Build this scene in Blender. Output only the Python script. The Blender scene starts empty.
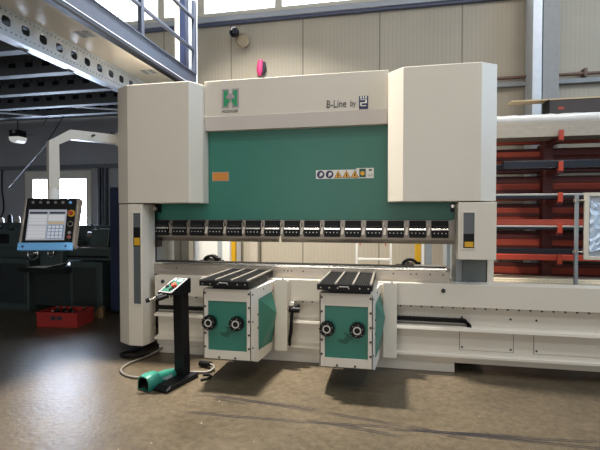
import bpy, bmesh, math, random
from mathutils import Vector, Matrix
random.seed(4)
S = bpy.context.scene
C = S.collection
R = math.radians

# ------------------------------------------------------------------ materials
def lin(h):
    h = h.lstrip('#')
    v = [int(h[i:i+2], 16)/255 for i in (0, 2, 4)]
    return tuple(x/12.92 if x <= .04045 else ((x+.055)/1.055)**2.4 for x in v) + (1,)

def mat(name, hexc, rough=.5, metal=0., var=.0, scale=6., bump=0., bscale=60., coat=0., stretch=None):
    m = bpy.data.materials.new(name); m.use_nodes = True
    nt = m.node_tree; b = nt.nodes['Principled BSDF']
    col = lin(hexc)
    b.inputs['Base Color'].default_value = col
    b.inputs['Roughness'].default_value = rough
    b.inputs['Metallic'].default_value = metal
    if coat: b.inputs['Coat Weight'].default_value = coat
    tc = nt.nodes.new('ShaderNodeTexCoord')
    vec = tc.outputs['Object']
    if stretch:
        mp = nt.nodes.new('ShaderNodeMapping'); mp.inputs['Scale'].default_value = stretch
        nt.links.new(vec, mp.inputs['Vector']); vec = mp.outputs['Vector']
    if var:
        n = nt.nodes.new('ShaderNodeTexNoise'); n.inputs['Scale'].default_value = scale
        n.inputs['Detail'].default_value = 5
        nt.links.new(vec, n.inputs['Vector'])
        mx = nt.nodes.new('ShaderNodeMix'); mx.data_type = 'RGBA'
        mx.inputs['A'].default_value = tuple(max(0, c*(1-var)) for c in col[:3])+(1,)
        mx.inputs['B'].default_value = tuple(min(1, c*(1+var)) for c in col[:3])+(1,)
        nt.links.new(n.outputs['Fac'], mx.inputs['Factor'])
        nt.links.new(mx.outputs['Result'], b.inputs['Base Color'])
    if bump:
        n2 = nt.nodes.new('ShaderNodeTexNoise'); n2.inputs['Scale'].default_value = bscale
        nt.links.new(vec, n2.inputs['Vector'])
        bp = nt.nodes.new('ShaderNodeBump'); bp.inputs['Strength'].default_value = bump
        bp.inputs['Distance'].default_value = .01
        nt.links.new(n2.outputs['Fac'], bp.inputs['Height'])
        nt.links.new(bp.outputs['Normal'], b.inputs['Normal'])
    return m

def emit(name, hexc, strength):
    m = bpy.data.materials.new(name); m.use_nodes = True
    b = m.node_tree.nodes['Principled BSDF']
    b.inputs['Base Color'].default_value = (0, 0, 0, 1)
    b.inputs['Emission Color'].default_value = lin(hexc)
    b.inputs['Emission Strength'].default_value = strength
    return m

M = {}
M['cream'] = mat('cream_paint', '#c9c2b5', .40, var=.03, scale=3, bump=.02, bscale=250)
M['cream2'] = mat('cream_paint_shaded', '#c2bab2', .45, var=.03, scale=3)  # the header cream with the lower band's shade mixed into the colour
M['green'] = mat('green_paint', '#256c5c', .42, var=.06, scale=2, bump=.02, bscale=250)
M['green_dark'] = mat('green_print', '#0c4f40', .5)
M['steel'] = mat('brushed_steel', '#a69d92', .34, .75, var=.12, scale=5, stretch=(1, 1, 30))
M['steel_d'] = mat('dull_steel', '#8a837b', .4, .6, var=.15, scale=8)
M['chrome'] = mat('polished_rod', '#d6d2ca', .18, 1.)
M['dial'] = mat('silver_dial', '#b9b5ac', .4)
M['railmetal'] = mat('satin_rail', '#9a948a', .35, .6)
M['black'] = mat('black_paint', '#0f0f11', .45, var=.1)
M['blackgloss'] = mat('glossy_black', '#15131a', .15, .3)
M['blackm'] = mat('black_anodised', '#0c0c0e', .5, var=.1)
M['rubber'] = mat('black_rubber', '#080809', .7)
M['white'] = mat('white_plastic', '#dcdad4', .45)
M['hose'] = mat('grey_conduit', '#5f5a52', .5, var=.08, scale=30)
M['galv'] = mat('galvanised_steel', '#d3dae2', .38, .2, var=.12, scale=14)
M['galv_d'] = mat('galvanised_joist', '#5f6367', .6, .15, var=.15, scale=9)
M['soffit'] = mat('grey_cream_sheet', '#c6beb1', .5, var=.04)
M['fascia'] = mat('blue_grey_steel', '#3c4658', .45, .1, var=.15, scale=9)
M['rail'] = mat('blue_grey_rail', '#3b4354', .45, .2)
M['navy'] = mat('navy_paint', '#1d2744', .45, var=.08)
M['lathe'] = mat('lathe_dark_green', '#3a4745', .42, var=.25, scale=5)
M['lathe_d'] = mat('lathe_black', '#242b2b', .5, var=.2)
M['red'] = mat('red_plastic', '#a02b26', .45, var=.08)
M['redox'] = mat('red_oxide_paint', '#a5432e', .5, var=.15, scale=7)
M['redsig'] = mat('bright_red_paint', '#b0402b', .45, var=.06)
M['redtube'] = mat('red_tube_paint', '#b3402c', .45, var=.1)
M['maroon'] = mat('dark_red_paint', '#5a2520', .5, var=.2)
M['darktube'] = mat('dark_mill_steel', '#31343b', .38, .5, var=.2, scale=9)
M['greytube'] = mat('zinc_tube', '#bfbfba', .35, .5, var=.1)
M['stone'] = mat('grey_timber_beam', '#a79d8f', .8, var=.16, scale=18, bump=.2, bscale=40)
M['chip'] = mat('pale_chipboard', '#dccfb4', .85, var=.3, scale=40, bump=.2)
M['film'] = mat('white_plastic_film', '#ece9e4', .22, var=.06, bump=.5, bscale=9, coat=.4)
M['timber'] = mat('pale_timber', '#c8b28c', .7, var=.1, stretch=(1, 12, 12))
M['brownbox'] = mat('dark_brown_box', '#3c332f', .6, var=.2)
M['yellow'] = mat('yellow_paint', '#c4960f', .5)
M['orange'] = mat('orange_label', '#c07a2b', .5, var=.25, scale=60)
M['blue'] = mat('sky_blue_paint', '#6aa9dc', .4)
M['signblue'] = mat('sign_blue', '#232750', .5)
M['signyel'] = mat('sign_amber', '#e6a81c', .5)
M['ink'] = mat('dark_print', '#2b2b30', .6)
M['mauve'] = mat('grey_mauve_print', '#9c8f95', .5)
M['pink'] = mat('pink_plastic', '#e0447f', .5, var=.2, scale=20)
M['frame'] = mat('window_frame_paint', '#c0baab', .5, var=.05)
M['bluesill'] = mat('blue_grey_sill', '#9fa3ab', .5, .1, var=.08)
M['sillshade'] = mat('sill_shadow_paint', '#4a4f66', .5)  # painted colour of the shadow beneath the window sill
M['emgreen'] = mat('emblem_green', '#1f8a58', .45)
M['greypaint'] = mat('grey_paint', '#858a8b', .5, var=.06)
M['frameside'] = mat('grey_green_paint', '#5b605b', .5, var=.05)
M['palegrey'] = mat('pale_grey_sheet', '#9aa0a2', .4, var=.05)
M['cardboard'] = mat('cardboard', '#8a6c4a', .8, var=.1)
M['colsteel'] = mat('zinc_grey_column', '#8c8c8b', .55, .35, var=.14, scale=16)
M['horn'] = mat('dull_horn', '#93866f', .6)
M['brown'] = mat('brown_pipe', '#6a5044', .5)
M['daylight'] = emit('daylight_glass', '#f3f7ff', 6.)
M['daylow'] = emit('daylight_glass_low', '#d2e3ff', 40.)
M['lit'] = emit('lit_lens', '#f0f2ee', .6)
M['scr'] = emit('screen_pale', '#c6cbd6', .6)
M['scr2'] = emit('screen_white', '#e6e8ec', .68)
M['scrb'] = emit('screen_blue', '#6f94c8', .6)
M['scrd'] = emit('screen_dark', '#30343c', .5)
M['scro'] = emit('screen_tan', '#d9bf9a', .7)

for k_ in ('blackm', 'rubber', 'black'):
    M[k_].node_tree.nodes['Principled BSDF'].inputs['Specular IOR Level'].default_value = .22
def glass_mat(name, hexc, rough, alpha):
    m = bpy.data.materials.new(name); m.use_nodes = True
    nt = m.node_tree; b = nt.nodes['Principled BSDF']
    b.inputs['Base Color'].default_value = lin(hexc)
    b.inputs['Roughness'].default_value = rough
    b.inputs['Alpha'].default_value = alpha
    return m
M['film2'] = glass_mat('clear_crumpled_film', '#cfe0f2', .12, .55)
M['pane'] = glass_mat('grey_polycarbonate', '#a9b0b4', .2, .8)
M['slit'] = mat('slit_grey', '#54585b', .3)
M['tint'] = glass_mat('tinted_slit_glass', '#5a6470', .08, .45)

# ------------------------------------------------------------------ mesh builder
class MB:
    def __init__(s):
        s.v = []; s.f = []; s.mi = []; s.sm = []; s.mats = []; s.T = Matrix.Identity(4)
    def mid(s, m):
        if m not in s.mats: s.mats.append(m)
        return s.mats.index(m)
    def add(s, vs, fs, m, smooth=False):
        o = len(s.v); k = s.mid(m)
        s.v += [s.T @ Vector(p) for p in vs]
        for f in fs:
            s.f.append([i+o for i in f]); s.mi.append(k); s.sm.append(smooth)
        return s
    def box(s, x0, x1, y0, y1, z0, z1, m):
        vs = [(x, y, z) for z in (z0, z1) for y in (y0, y1) for x in (x0, x1)]
        return s.add(vs, [(0, 2, 3, 1), (4, 5, 7, 6), (0, 1, 5, 4), (2, 6, 7, 3), (0, 4, 6, 2), (1, 3, 7, 5)], m)
    def prism(s, pts, ax, a, b, m):
        n = len(pts)
        def p(q, t):
            return {'x': (t, q[0], q[1]), 'y': (q[0], t, q[1]), 'z': (q[0], q[1], t)}[ax]
        vs = [p(q, a) for q in pts] + [p(q, b) for q in pts]
        fs = [tuple(range(n))[::-1], tuple(range(n, 2*n))] + [(i, (i+1) % n, n+(i+1) % n, n+i) for i in range(n)]
        return s.add(vs, fs, m)
    def tube(s, pts, r, m, seg=10, smooth=True, curve=0, caps=True):
        P = [Vector(p) for p in pts]
        if curve and len(P) > 2:
            Q = []
            for i in range(len(P)-1):
                a, b, c, d = P[max(0, i-1)], P[i], P[i+1], P[min(len(P)-1, i+2)]
                for k in range(curve):
                    t = k/curve
                    Q.append(.5*((2*b)+(c-a)*t+(2*a-5*b+4*c-d)*t*t+(3*b-a-3*c+d)*t**3))
            P = Q+[P[-1]]
        n = len(P); vs = []; up = None
        rs = r if isinstance(r, (list, tuple)) else [r]*n
        for i in range(n):
            d = (P[min(n-1, i+1)]-P[max(0, i-1)]).normalized()
            if up is None:
                up = Vector((0, 0, 1)) if abs(d.z) < .9 else Vector((1, 0, 0))
            a = d.cross(up).normalized(); b = a.cross(d).normalized(); up = b
            for k in range(seg):
                t = 2*math.pi*(k+.5)/seg
                vs.append(P[i]+(a*math.cos(t)+b*math.sin(t))*rs[i])
        fs = [(i*seg+k, i*seg+(k+1) % seg, (i+1)*seg+(k+1) % seg, (i+1)*seg+k) for i in range(n-1) for k in range(seg)]
        s.add(vs, fs, m, smooth)
        if caps:
            s.add(vs[:seg], [tuple(range(seg))[::-1]], m); s.add(vs[-seg:], [tuple(range(seg))], m)
        return s
    def cyl(s, p, q, r, m, seg=16, r2=None):
        return s.tube([p, q], [r, r if r2 is None else r2], m, seg)
    def ring(s, c, ax, r0, r1, h, m, seg=28):
        # flat ring of thickness h along axis vector ax, from c
        ax = Vector(ax).normalized(); c = Vector(c)
        u = ax.cross(Vector((0, 0, 1)) if abs(ax.z) < .9 else Vector((1, 0, 0))).normalized(); w = ax.cross(u)
        vs = []
        for (r, t) in ((r0, 0), (r1, 0), (r1, h), (r0, h)):
            for k in range(seg):
                a = 2*math.pi*k/seg
                vs.append(c+ax*t+(u*math.cos(a)+w*math.sin(a))*r)
        fs = [(j*seg+k, j*seg+(k+1) % seg, ((j+1) % 4)*seg+(k+1) % seg, ((j+1) % 4)*seg+k) for j in range(4) for k in range(seg)]
        return s.add(vs, fs, m)
    def build(s, name, parent=None, bevel=0., seg=2, origin=None):
        me = bpy.data.meshes.new(name)
        if origin is None:
            origin = Vector((0, 0, 0))
            if parent is not None: origin = parent['_o'] if '_o' in parent else Vector((0, 0, 0))
        origin = Vector(origin)
        me.from_pydata([tuple(p-origin) for p in s.v], [], s.f)
        for m in s.mats: me.materials.append(M[m])
        for i, p in enumerate(me.polygons):
            p.material_index = s.mi[i]; p.use_smooth = s.sm[i]
        bm = bmesh.new(); bm.from_mesh(me)
        bmesh.ops.recalc_face_normals(bm, faces=bm.faces)
        bm.to_mesh(me); bm.free()
        o = bpy.data.objects.new(name, me); C.objects.link(o)
        if parent is not None:
            o.parent = parent
            ORG[o.name] = origin
        else:
            o.location = origin
            ORG[o.name] = origin
        if bevel:
            b = o.modifiers.new('bevel', 'BEVEL'); b.width = bevel; b.segments = seg
            b.limit_method = 'ANGLE'; b.angle_limit = R(35)
        return o
ORG = {}

def part(mb, name, parent, bevel=0., label=None, seg=2):
    o = mb.build(name, parent, bevel, seg, origin=ORG[parent.name])
    o.location = (0, 0, 0)
    if label: o['label'] = label
    return o
def thing(name, label, cat, loc, group=None):
    o = bpy.data.objects.new(name, None); C.objects.link(o)
    o.location = loc; o.empty_display_size = .1
    o['label'] = label; o['category'] = cat
    if group: o['group'] = group
    ORG[o.name] = Vector(loc)
    return o
def single(mb, name, label, cat, loc, bevel=0., group=None):
    o = mb.build(name, None, bevel, origin=loc)
    o['label'] = label; o['category'] = cat
    if group: o['group'] = group
    return o
def struct(mb, name, bevel=0.):
    o = mb.build(name, None, bevel); o['kind'] = 'structure'; return o
def dup(root, loc, label, rotz=None):
    def cp(o, par):
        c = o.copy(); C.objects.link(c)
        if par is not None: c.parent = par
        ORG[c.name] = ORG.get(o.name, Vector())
        for ch in list(o.children): cp(ch, c)
        return c
    r = cp(root, None); r.location = loc; r['label'] = label
    if rotz is not None: r.rotation_euler.z = rotz
    return r
def text_part(txt, name, parent, matname, size, loc, rot=(math.pi/2, 0, 0), sx=1., label=None):
    cu = bpy.data.curves.new(name+'_src', 'FONT'); cu.body = txt; cu.size = size; cu.extrude = .0008
    t = bpy.data.objects.new(name+'_src', cu); C.objects.link(t)
    bpy.context.view_layer.update()
    me = bpy.data.meshes.new_from_object(t.evaluated_get(bpy.context.evaluated_depsgraph_get()))
    bpy.data.objects.remove(t)
    T = Matrix.Translation(Vector(loc)-ORG[parent.name]) @ Matrix.Rotation(rot[2], 4, 'Z') @ Matrix.Rotation(rot[0], 4, 'X') @ Matrix.Diagonal((sx, 1, 1, 1))
    me.transform(T)
    me.materials.clear(); me.materials.append(M[matname])
    o = bpy.data.objects.new(name, me); C.objects.link(o); o.parent = parent
    ORG[o.name] = ORG[parent.name]
    if label: o['label'] = label
    return o

# ------------------------------------------------------------------ the setting
def floor_mat():
    m = bpy.data.materials.new('concrete_floor'); m.use_nodes = True
    nt = m.node_tree; N = nt.nodes; L = nt.links; b = N['Principled BSDF']
    tc = N.new('ShaderNodeTexCoord')
    n1 = N.new('ShaderNodeTexNoise'); n1.inputs['Scale'].default_value = .9; n1.inputs['Detail'].default_value = 8; n1.inputs['Roughness'].default_value = .65
    n2 = N.new('ShaderNodeTexNoise'); n2.inputs['Scale'].default_value = 17; n2.inputs['Detail'].default_value = 12; n2.inputs['Roughness'].default_value = .8
    for n in (n1, n2): L.new(tc.outputs['Object'], n.inputs['Vector'])
    cr = N.new('ShaderNodeValToRGB')
    cr.color_ramp.elements[0].position = .3; cr.color_ramp.elements[0].color = lin('#4d4436')
    cr.color_ramp.elements[1].position = .72; cr.color_ramp.elements[1].color = lin('#695d4b')
    L.new(n1.outputs['Fac'], cr.inputs['Fac'])
    cr2 = N.new('ShaderNodeValToRGB')
    cr2.color_ramp.elements[0].position = .3; cr2.color_ramp.elements[0].color = (.36, .35, .34, 1)
    cr2.color_ramp.elements[1].position = .65; cr2.color_ramp.elements[1].color = (1, 1, 1, 1)
    L.new(n2.outputs['Fac'], cr2.inputs['Fac'])
    mx = N.new('ShaderNodeMix'); mx.data_type = 'RGBA'; mx.blend_type = 'MULTIPLY'; mx.inputs['Factor'].default_value = 1
    L.new(cr.outputs['Color'], mx.inputs['A']); L.new(cr2.outputs['Color'], mx.inputs['B'])
    cur = mx.outputs['Result']
    # dark skid marks and scratches: (x0,y0,x1,y1,half width,darkness)
    sep0 = tc.outputs['Object']
    marks = [(-.57, -1.43, .34, -1.405, .013, .8), (.2, -1.41, 1.05, -1.352, .014, .75), (1.0, -1.36, 2.1, -1.35, .012, .75),
             (-.5, -1.09, .46, -1.22, .015, .8), (.4, -1.21, 1.06, -1.315, .014, .8), (1.0, -1.3, 1.55, -1.44, .014, .85),
             (.55, -1.39, 1.1, -1.49, .010, .8), (1.05, -1.375, 2.4, -1.29, .010, .7), (-.2, -1.08, .4, -1.15, .008, .45),
             (-.45, -1.15, -.1, -1.2, .03, .45), (-.5, -1.1, .5, -1.19, .007, .7), (-.55, -1.42, -.3, -1.4, .02, .5), (.9, -1.39, 1.9, -1.31, .008, .85), (1.3, -1.36, 2.6, -1.385, .016, .8), (.35, -1.36, .75, -1.43, .022, .45), (-.62, -1.11, -.3, -1.1, .03, .35),
             (1.75, -.86, 1.85, -.9, .006, .6), (-3.6, -1.2, -1.9, -.55, .012, .3)]
    fine = []
    for (x0, y0, x1, y1, w, d) in marks:
        if math.hypot(x1-x0, y1-y0) > .45 and d > .55:      # long marks are pairs of thin tracks
            fine += [(x0, y0-.013, x1, y1-.011, .006, min(1, d*1.35)), (x0+.06, y0+.012, x1, y1+.014, .0055, min(1, d*1.25))]
            fine.append((x0+.1, y0, x1-.05, y1, .022, .28))
        else:
            fine.append((x0, y0, x1, y1, w, d))
    for (x0, y0, x1, y1, w, d) in fine:
        mp = N.new('ShaderNodeMapping'); mp.vector_type = 'TEXTURE'
        ln = math.hypot(x1-x0, y1-y0); an = math.atan2(y1-y0, x1-x0)
        mp.inputs['Location'].default_value = ((x0+x1)/2, (y0+y1)/2, 0)
        mp.inputs['Rotation'].default_value = (0, 0, an)
        mp.inputs['Scale'].default_value = (ln/2, w, 1)
        L.new(sep0, mp.inputs['Vector'])
        sx = N.new('ShaderNodeSeparateXYZ'); L.new(mp.outputs['Vector'], sx.inputs['Vector'])
        outs = []
        for ch, pw in (('X', 6), ('Y', 2)):
            ab = N.new('ShaderNodeMath'); ab.operation = 'ABSOLUTE'; L.new(sx.outputs[ch], ab.inputs[0])
            pwn = N.new('ShaderNodeMath'); pwn.operation = 'POWER'; L.new(ab.outputs[0], pwn.inputs[0]); pwn.inputs[1].default_value = pw
            su = N.new('ShaderNodeMath'); su.operation = 'SUBTRACT'; su.use_clamp = True; su.inputs[0].default_value = 1; L.new(pwn.outputs[0], su.inputs[1])
            outs.append(su)
        mu = N.new('ShaderNodeMath'); mu.operation = 'MULTIPLY'; L.new(outs[0].outputs[0], mu.inputs[0]); L.new(outs[1].outputs[0], mu.inputs[1])
        mu2 = N.new('ShaderNodeMath'); mu2.operation = 'MULTIPLY'; mu2.inputs[1].default_value = d; L.new(mu.outputs[0], mu2.inputs[0])
        mm = N.new('ShaderNodeMix'); mm.data_type = 'RGBA'
        L.new(mu2.outputs[0], mm.inputs['Factor']); L.new(cur, mm.inputs['A']); mm.inputs['B'].default_value = lin('#1d1b20')
        cur = mm.outputs['Result']
    vo = N.new('ShaderNodeTexVoronoi'); vo.inputs['Scale'].default_value = 5.5; L.new(tc.outputs['Object'], vo.inputs['Vector'])
    lt = N.new('ShaderNodeMath'); lt.operation = 'LESS_THAN'; lt.inputs[1].default_value = .03; L.new(vo.outputs['Distance'], lt.inputs[0])
    sp = N.new('ShaderNodeMath'); sp.operation = 'MULTIPLY'; sp.inputs[1].default_value = .55; L.new(lt.outputs[0], sp.inputs[0])
    ms = N.new('ShaderNodeMix'); ms.data_type = 'RGBA'; L.new(sp.outputs[0], ms.inputs['Factor']); L.new(cur, ms.inputs['A']); ms.inputs['B'].default_value = lin('#b9ad98')
    cur = ms.outputs['Result']
    L.new(cur, b.inputs['Base Color'])
    mr = N.new('ShaderNodeMapRange'); mr.inputs['To Min'].default_value = .24; mr.inputs['To Max'].default_value = .42
    L.new(n1.outputs['Fac'], mr.inputs['Value']); L.new(mr.outputs['Result'], b.inputs['Roughness'])
    b.inputs['Specular IOR Level'].default_value = .42
    n3 = N.new('ShaderNodeTexNoise'); n3.inputs['Scale'].default_value = 28; n3.inputs['Detail'].default_value = 6
    L.new(tc.outputs['Object'], n3.inputs['Vector'])
    bp = N.new('ShaderNodeBump'); bp.inputs['Strength'].default_value = .22; bp.inputs['Distance'].default_value = .01
    L.new(n3.outputs['Fac'], bp.inputs['Height']); L.new(bp.outputs['Normal'], b.inputs['Normal'])
    return m
M['floor'] = floor_mat()

def panel_mat(name, hexa, hexb):
    # ribbed sandwich panels: fine vertical ribs, a seam every 1.25 m
    m = bpy.data.materials.new(name); m.use_nodes = True
    nt = m.node_tree; N = nt.nodes; L = nt.links; b = N['Principled BSDF']
    tc = N.new('ShaderNodeTexCoord'); sx = N.new('ShaderNodeSeparateXYZ'); L.new(tc.outputs['Object'], sx.inputs[0])
    def math_(op, a, bb=None, clamp=False):
        n = N.new('ShaderNodeMath'); n.operation = op; n.use_clamp = clamp
        if isinstance(a, (int, float)): n.inputs[0].default_value = a
        else: L.new(a, n.inputs[0])
        if bb is not None:
            if isinstance(bb, (int, float)): n.inputs[1].default_value = bb
            else: L.new(bb, n.inputs[1])
        return n.outputs[0]
    ribs = math_('SINE', math_('MULTIPLY', sx.outputs['X'], 2*math.pi/.0625))
    fr = math_('FRACT', math_('DIVIDE', math_('ADD', sx.outputs['X'], 1.71+12.5), 1.25))
    dist = math_('MINIMUM', fr, math_('SUBTRACT', 1., fr))
    seam = math_('LESS_THAN', dist, .009)
    n1 = N.new('ShaderNodeTexNoise'); n1.inputs['Scale'].default_value = 1.2; n1.inputs['Detail'].default_value = 6
    L.new(tc.outputs['Object'], n1.inputs['Vector'])
    mx = N.new('ShaderNodeMix'); mx.data_type = 'RGBA'; mx.inputs['A'].default_value = lin(hexa); mx.inputs['B'].default_value = lin(hexb)
    f = math_('ADD', math_('MULTIPLY', ribs, .10), n1.outputs['Fac'], True)
    L.new(f, mx.inputs['Factor'])
    mm = N.new('ShaderNodeMix'); mm.data_type = 'RGBA'; L.new(math_('MULTIPLY', seam, .55), mm.inputs['Factor'])
    L.new(mx.outputs['Result'], mm.inputs['A']); mm.inputs['B'].default_value = lin('#3c3934')
    L.new(mm.outputs['Result'], b.inputs['Base Color']); b.inputs['Roughness'].default_value = .5
    bp = N.new('ShaderNodeBump'); bp.inputs['Strength'].default_value = .15; bp.inputs['Distance'].default_value = .004
    L.new(ribs, bp.inputs['Height']); L.new(bp.outputs['Normal'], b.inputs['Normal'])
    return m
M['panel'] = panel_mat('ribbed_beige_panel', '#9c9484', '#aea594')
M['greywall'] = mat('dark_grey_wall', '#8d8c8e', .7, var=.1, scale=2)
M['ceil'] = mat('pale_ceiling_sheet', '#b9b8b4', .7)

struct(MB().box(-9, 9, -12, 2.9, -.1, 0, 'floor'), 'floor')
WY = 2.7
b = MB()
b.box(-2.9, 9, WY, WY+.12, 0, 4.78, 'panel'); b.box(-2.9, 9, WY, WY+.12, 6.2, 7.2, 'panel')
b.box(-9, -2.9, WY, WY+.12, 3.3, 4.78, 'panel'); b.box(-9, -2.9, WY, WY+.12, 6.2, 7.2, 'panel')
struct(b, 'wall_back')
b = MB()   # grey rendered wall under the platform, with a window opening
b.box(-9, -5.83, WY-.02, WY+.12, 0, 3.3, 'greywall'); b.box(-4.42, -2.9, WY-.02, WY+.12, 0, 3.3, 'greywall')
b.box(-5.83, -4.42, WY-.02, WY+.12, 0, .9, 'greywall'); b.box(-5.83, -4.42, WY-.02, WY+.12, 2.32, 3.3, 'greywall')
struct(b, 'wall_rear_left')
struct(MB().box(-9.1, -9, -12, 2.9, 0, 7.2, 'greywall'), 'wall_left')
struct(MB().box(-9, 9, -12, 2.9, 7.2, 7.3, 'ceil'), 'ceiling')
b = MB(); b.box(-9, -2.9, WY-.06, WY-.02, 2.36, 2.43, 'galv_d'); struct(b, 'trim_1')
# low window behind the lathe
b = MB()
x0, x1, z0, z1 = -5.83, -4.42, .9, 2.32
for (a, c, d, e) in ((x0, x0+.17, z0, z1), (x1-.1, x1, z0, z1), (x0+.17, x1-.1, z0, z0+.1), (x0+.17, x1-.1, z1-.15, z1)):
    b.box(a, c, WY-.05, WY+.06, d, e, 'frame')
b.box(x0+.17, x1-.1, WY+.02, WY+.04, z0+.1, z1-.15, 'daylow')
struct(b, 'window_1', .004)
# high band of windows
def high_window(n, xa, xb):
    b = MB()
    b.box(xa, xb, WY-.03, WY+.08, 4.9, 4.96, 'frame'); b.box(xa, xb, WY-.03, WY+.08, 6.12, 6.2, 'frame')
    b.box(xa, xa+.06, WY-.03, WY+.08, 4.96, 6.12, 'frame'); b.box(xb-.06, xb, WY-.03, WY+.08, 4.96, 6.12, 'frame')
    b.box(xa+.06, xb-.06, WY+.02, WY+.04, 4.96, 6.12, 'daylight')
    struct(b, 'window_%d' % n)
xs = [-8.9, -7.4, -5.9, -4.4, -3.0, -2.25, -.87, .6, 2.05, 2.95]
k = 2
for a, c in zip(xs[:-1], xs[1:]):
    high_window(k, a, c); k += 1
b = MB(); b.box(2.95, 9, WY, WY+.1, 4.9, 6.2, 'panel'); struct(b, 'wall_back_pier')
b = MB()
b.prism([(WY-.1, 4.78), (WY+.1, 4.78), (WY+.1, 4.9), (WY-.02, 4.9), (WY-.1, 4.86)], 'x', -9, 9, 'bluesill')
b.box(-9, 9, WY-.07, WY, 4.735, 4.78, 'sillshade'); struct(b, 'trim_2')  # dark strip drawn in as the shadow under the sill
# steel columns of the hall
b = MB()
b.box(2.93, 3.05, 2.3, 2.66, 0, 7.2, 'galv'); b.box(3.075, 3.285, 2.34, 2.37, 0, 7.2, 'colsteel'); b.box(3.165, 3.19, 2.37, 2.62, 0, 7.2, 'colsteel'); b.box(3.075, 3.285, 2.62, 2.65, 0, 7.2, 'colsteel')
struct(b, 'trim_3', .004)
b = MB()
b.box(-2.06, -1.99, 1.36, 1.56, 0, 7.2, 'frame'); b.box(-1.985, -1.9, 1.36, 1.38, 0, 7.2, 'navy'); b.box(-1.96, -1.93, 1.38, 1.54, 0, 7.2, 'navy'); b.box(-1.985, -1.87, 1.54, 1.56, 0, 7.2, 'galv')
struct(b, 'trim_4', .003)
b = MB(); b.cyl((-1.77, 1.4, 0), (-1.77, 1.4, 7.2), .035, 'galv'); struct(b, 'trim_5')
b = MB()
for (z, r, m) in ((3.55, .024, 'brown'), ):
    b.cyl((1.9, WY-.08, z), (2.93, WY-.08, z), r, m); b.cyl((3.3, WY-.08, z), (9, WY-.08, z), r, m)
b.box(3.72-.02, 3.72+.02, WY-.12, WY, 3.5, 3.62, 'brown')
struct(b, 'trim_6')
b = MB()
for xa, xb in ((1.9, 2.93), (3.3, 9)):
    b.box(xa, xb, WY-.09, WY, 3.42, 3.49, 'greypaint')
struct(b, 'trim_7', .004)

# ------------------------------------------------------------------ platform overhead
mz = thing('mezzanine', 'overhead steel platform of galvanised joists and perforated channel above the lathe', 'platform', (-2.24, 0, 3.0))
b = MB()
YA, YB = -4.2, 1.3
zb, zt = 3.035, 3.265
# web with slots: strips + pieces between holes
pitch = .205; c0 = -1.295
ks = [k for k in range(-20, 20) if c0+k*pitch-pitch/2 > YA and c0+k*pitch+pitch/2 < YB]
def web_cell(b, yc, ya, yb):
    # a stretch of web with one oval hole
    hy, hz, zc, n = .048, .043, 3.152, 16
    inner = []; outer = []
    for k in range(n):
        a = 2*math.pi*(k+.5)/n
        ca, sa = math.cos(a), math.sin(a)
        inner.append((yc+hy*math.copysign(abs(ca)**.7, ca), zc+hz*math.copysign(abs(sa)**.7, sa)))
        t = min(((yb-yc) if ca > 0 else (yc-ya))/abs(ca), ((zt-zc) if sa > 0 else (zc-zb))/abs(sa))
        outer.append((yc+ca*t, zc+sa*t))
    crn = {2: (yb, zt), 6: (ya, zt), 10: (ya, zb), 14: (yb, zb)}
    for x in (-2.24, -2.246):
        b.add([(x, p, q) for p, q in inner+outer], [(k, (k+1) % n, n+(k+1) % n, n+k) for k in range(n)], 'galv')
        for p in ((yb, zt), (ya, zt), (ya, zb), (yb, zb)):
            near = sorted(outer, key=lambda o: (o[0]-p[0])**2+(o[1]-p[1])**2)
            q0 = [o for o in outer if abs(o[0]-p[0]) < 1e-6]; q1 = [o for o in outer if abs(o[1]-p[1]) < 1e-6]
            q0 = min(q0, key=lambda o: abs(o[1]-p[1])); q1 = min(q1, key=lambda o: abs(o[0]-p[0]))
            b.add([(x,)+q0, (x,)+p, (x,)+q1], [(0, 1, 2)], 'galv')
    b.add([(-2.24, p, q) for p, q in inner]+[(-2.246, p, q) for p, q in inner], [(k, (k+1) % n, n+(k+1) % n, n+k) for k in range(n)], 'galv')
for k in ks: web_cell(b, c0+k*pitch, c0+(k-.5)*pitch, c0+(k+.5)*pitch)
b.box(-2.246, -2.24, YA, c0+(ks[0]-.5)*pitch, zb, zt, 'galv'); b.box(-2.246, -2.24, c0+(ks[-1]+.5)*pitch, YB, zb, zt, 'galv')
b.box(-2.33, -2.215, YA, YB, zb-.018, zb, 'galv'); b.box(-2.33, -2.215, YA, YB, zt, zt+.012, 'galv')
b.box(-2.215, -2.205, YA, YB, zb-.03, zb+.004, 'galv')
b.box(-2.35, -2.33, YA, YB, zb-.018, zb+.03, 'galv')
for k in range(-46, 36):            # rows of small punched holes
    for z in (3.072, 3.232):
        b.cyl((-2.2405, k*.0512-.02, z), (-2.2385, k*.0512-.02, z), .0065, 'ink', 6)
ch = part(b, 'perforated_channel', mz, label='bright perforated galvanised edge channel')
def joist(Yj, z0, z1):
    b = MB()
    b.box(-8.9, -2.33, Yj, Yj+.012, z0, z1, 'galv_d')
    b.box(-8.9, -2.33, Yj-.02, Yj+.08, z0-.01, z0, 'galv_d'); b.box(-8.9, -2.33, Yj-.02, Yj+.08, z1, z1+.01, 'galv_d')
    for k in range(26):
        x = -2.62-k*.21
        b.box(x-.045, x+.045, Yj-.003, Yj, z0+.075, z0+.125, 'black')
    for k in range(60):
        x = -2.45-k*.085
        b.box(x-.008, x+.008, Yj-.003, Yj, z0+.14, z0+.155, 'black')
    return part(b, 'joist', mz)
for Yj in (-1.65, -1.04, -.43, .2, .81, 1.29): joist(Yj, 3.01, 3.22)
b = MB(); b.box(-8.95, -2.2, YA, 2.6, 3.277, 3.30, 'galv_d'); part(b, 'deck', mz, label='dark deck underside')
b = MB(); b.box(-2.2, -1.752, YA, 1.3, 3.245, 3.285, 'soffit')
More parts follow.
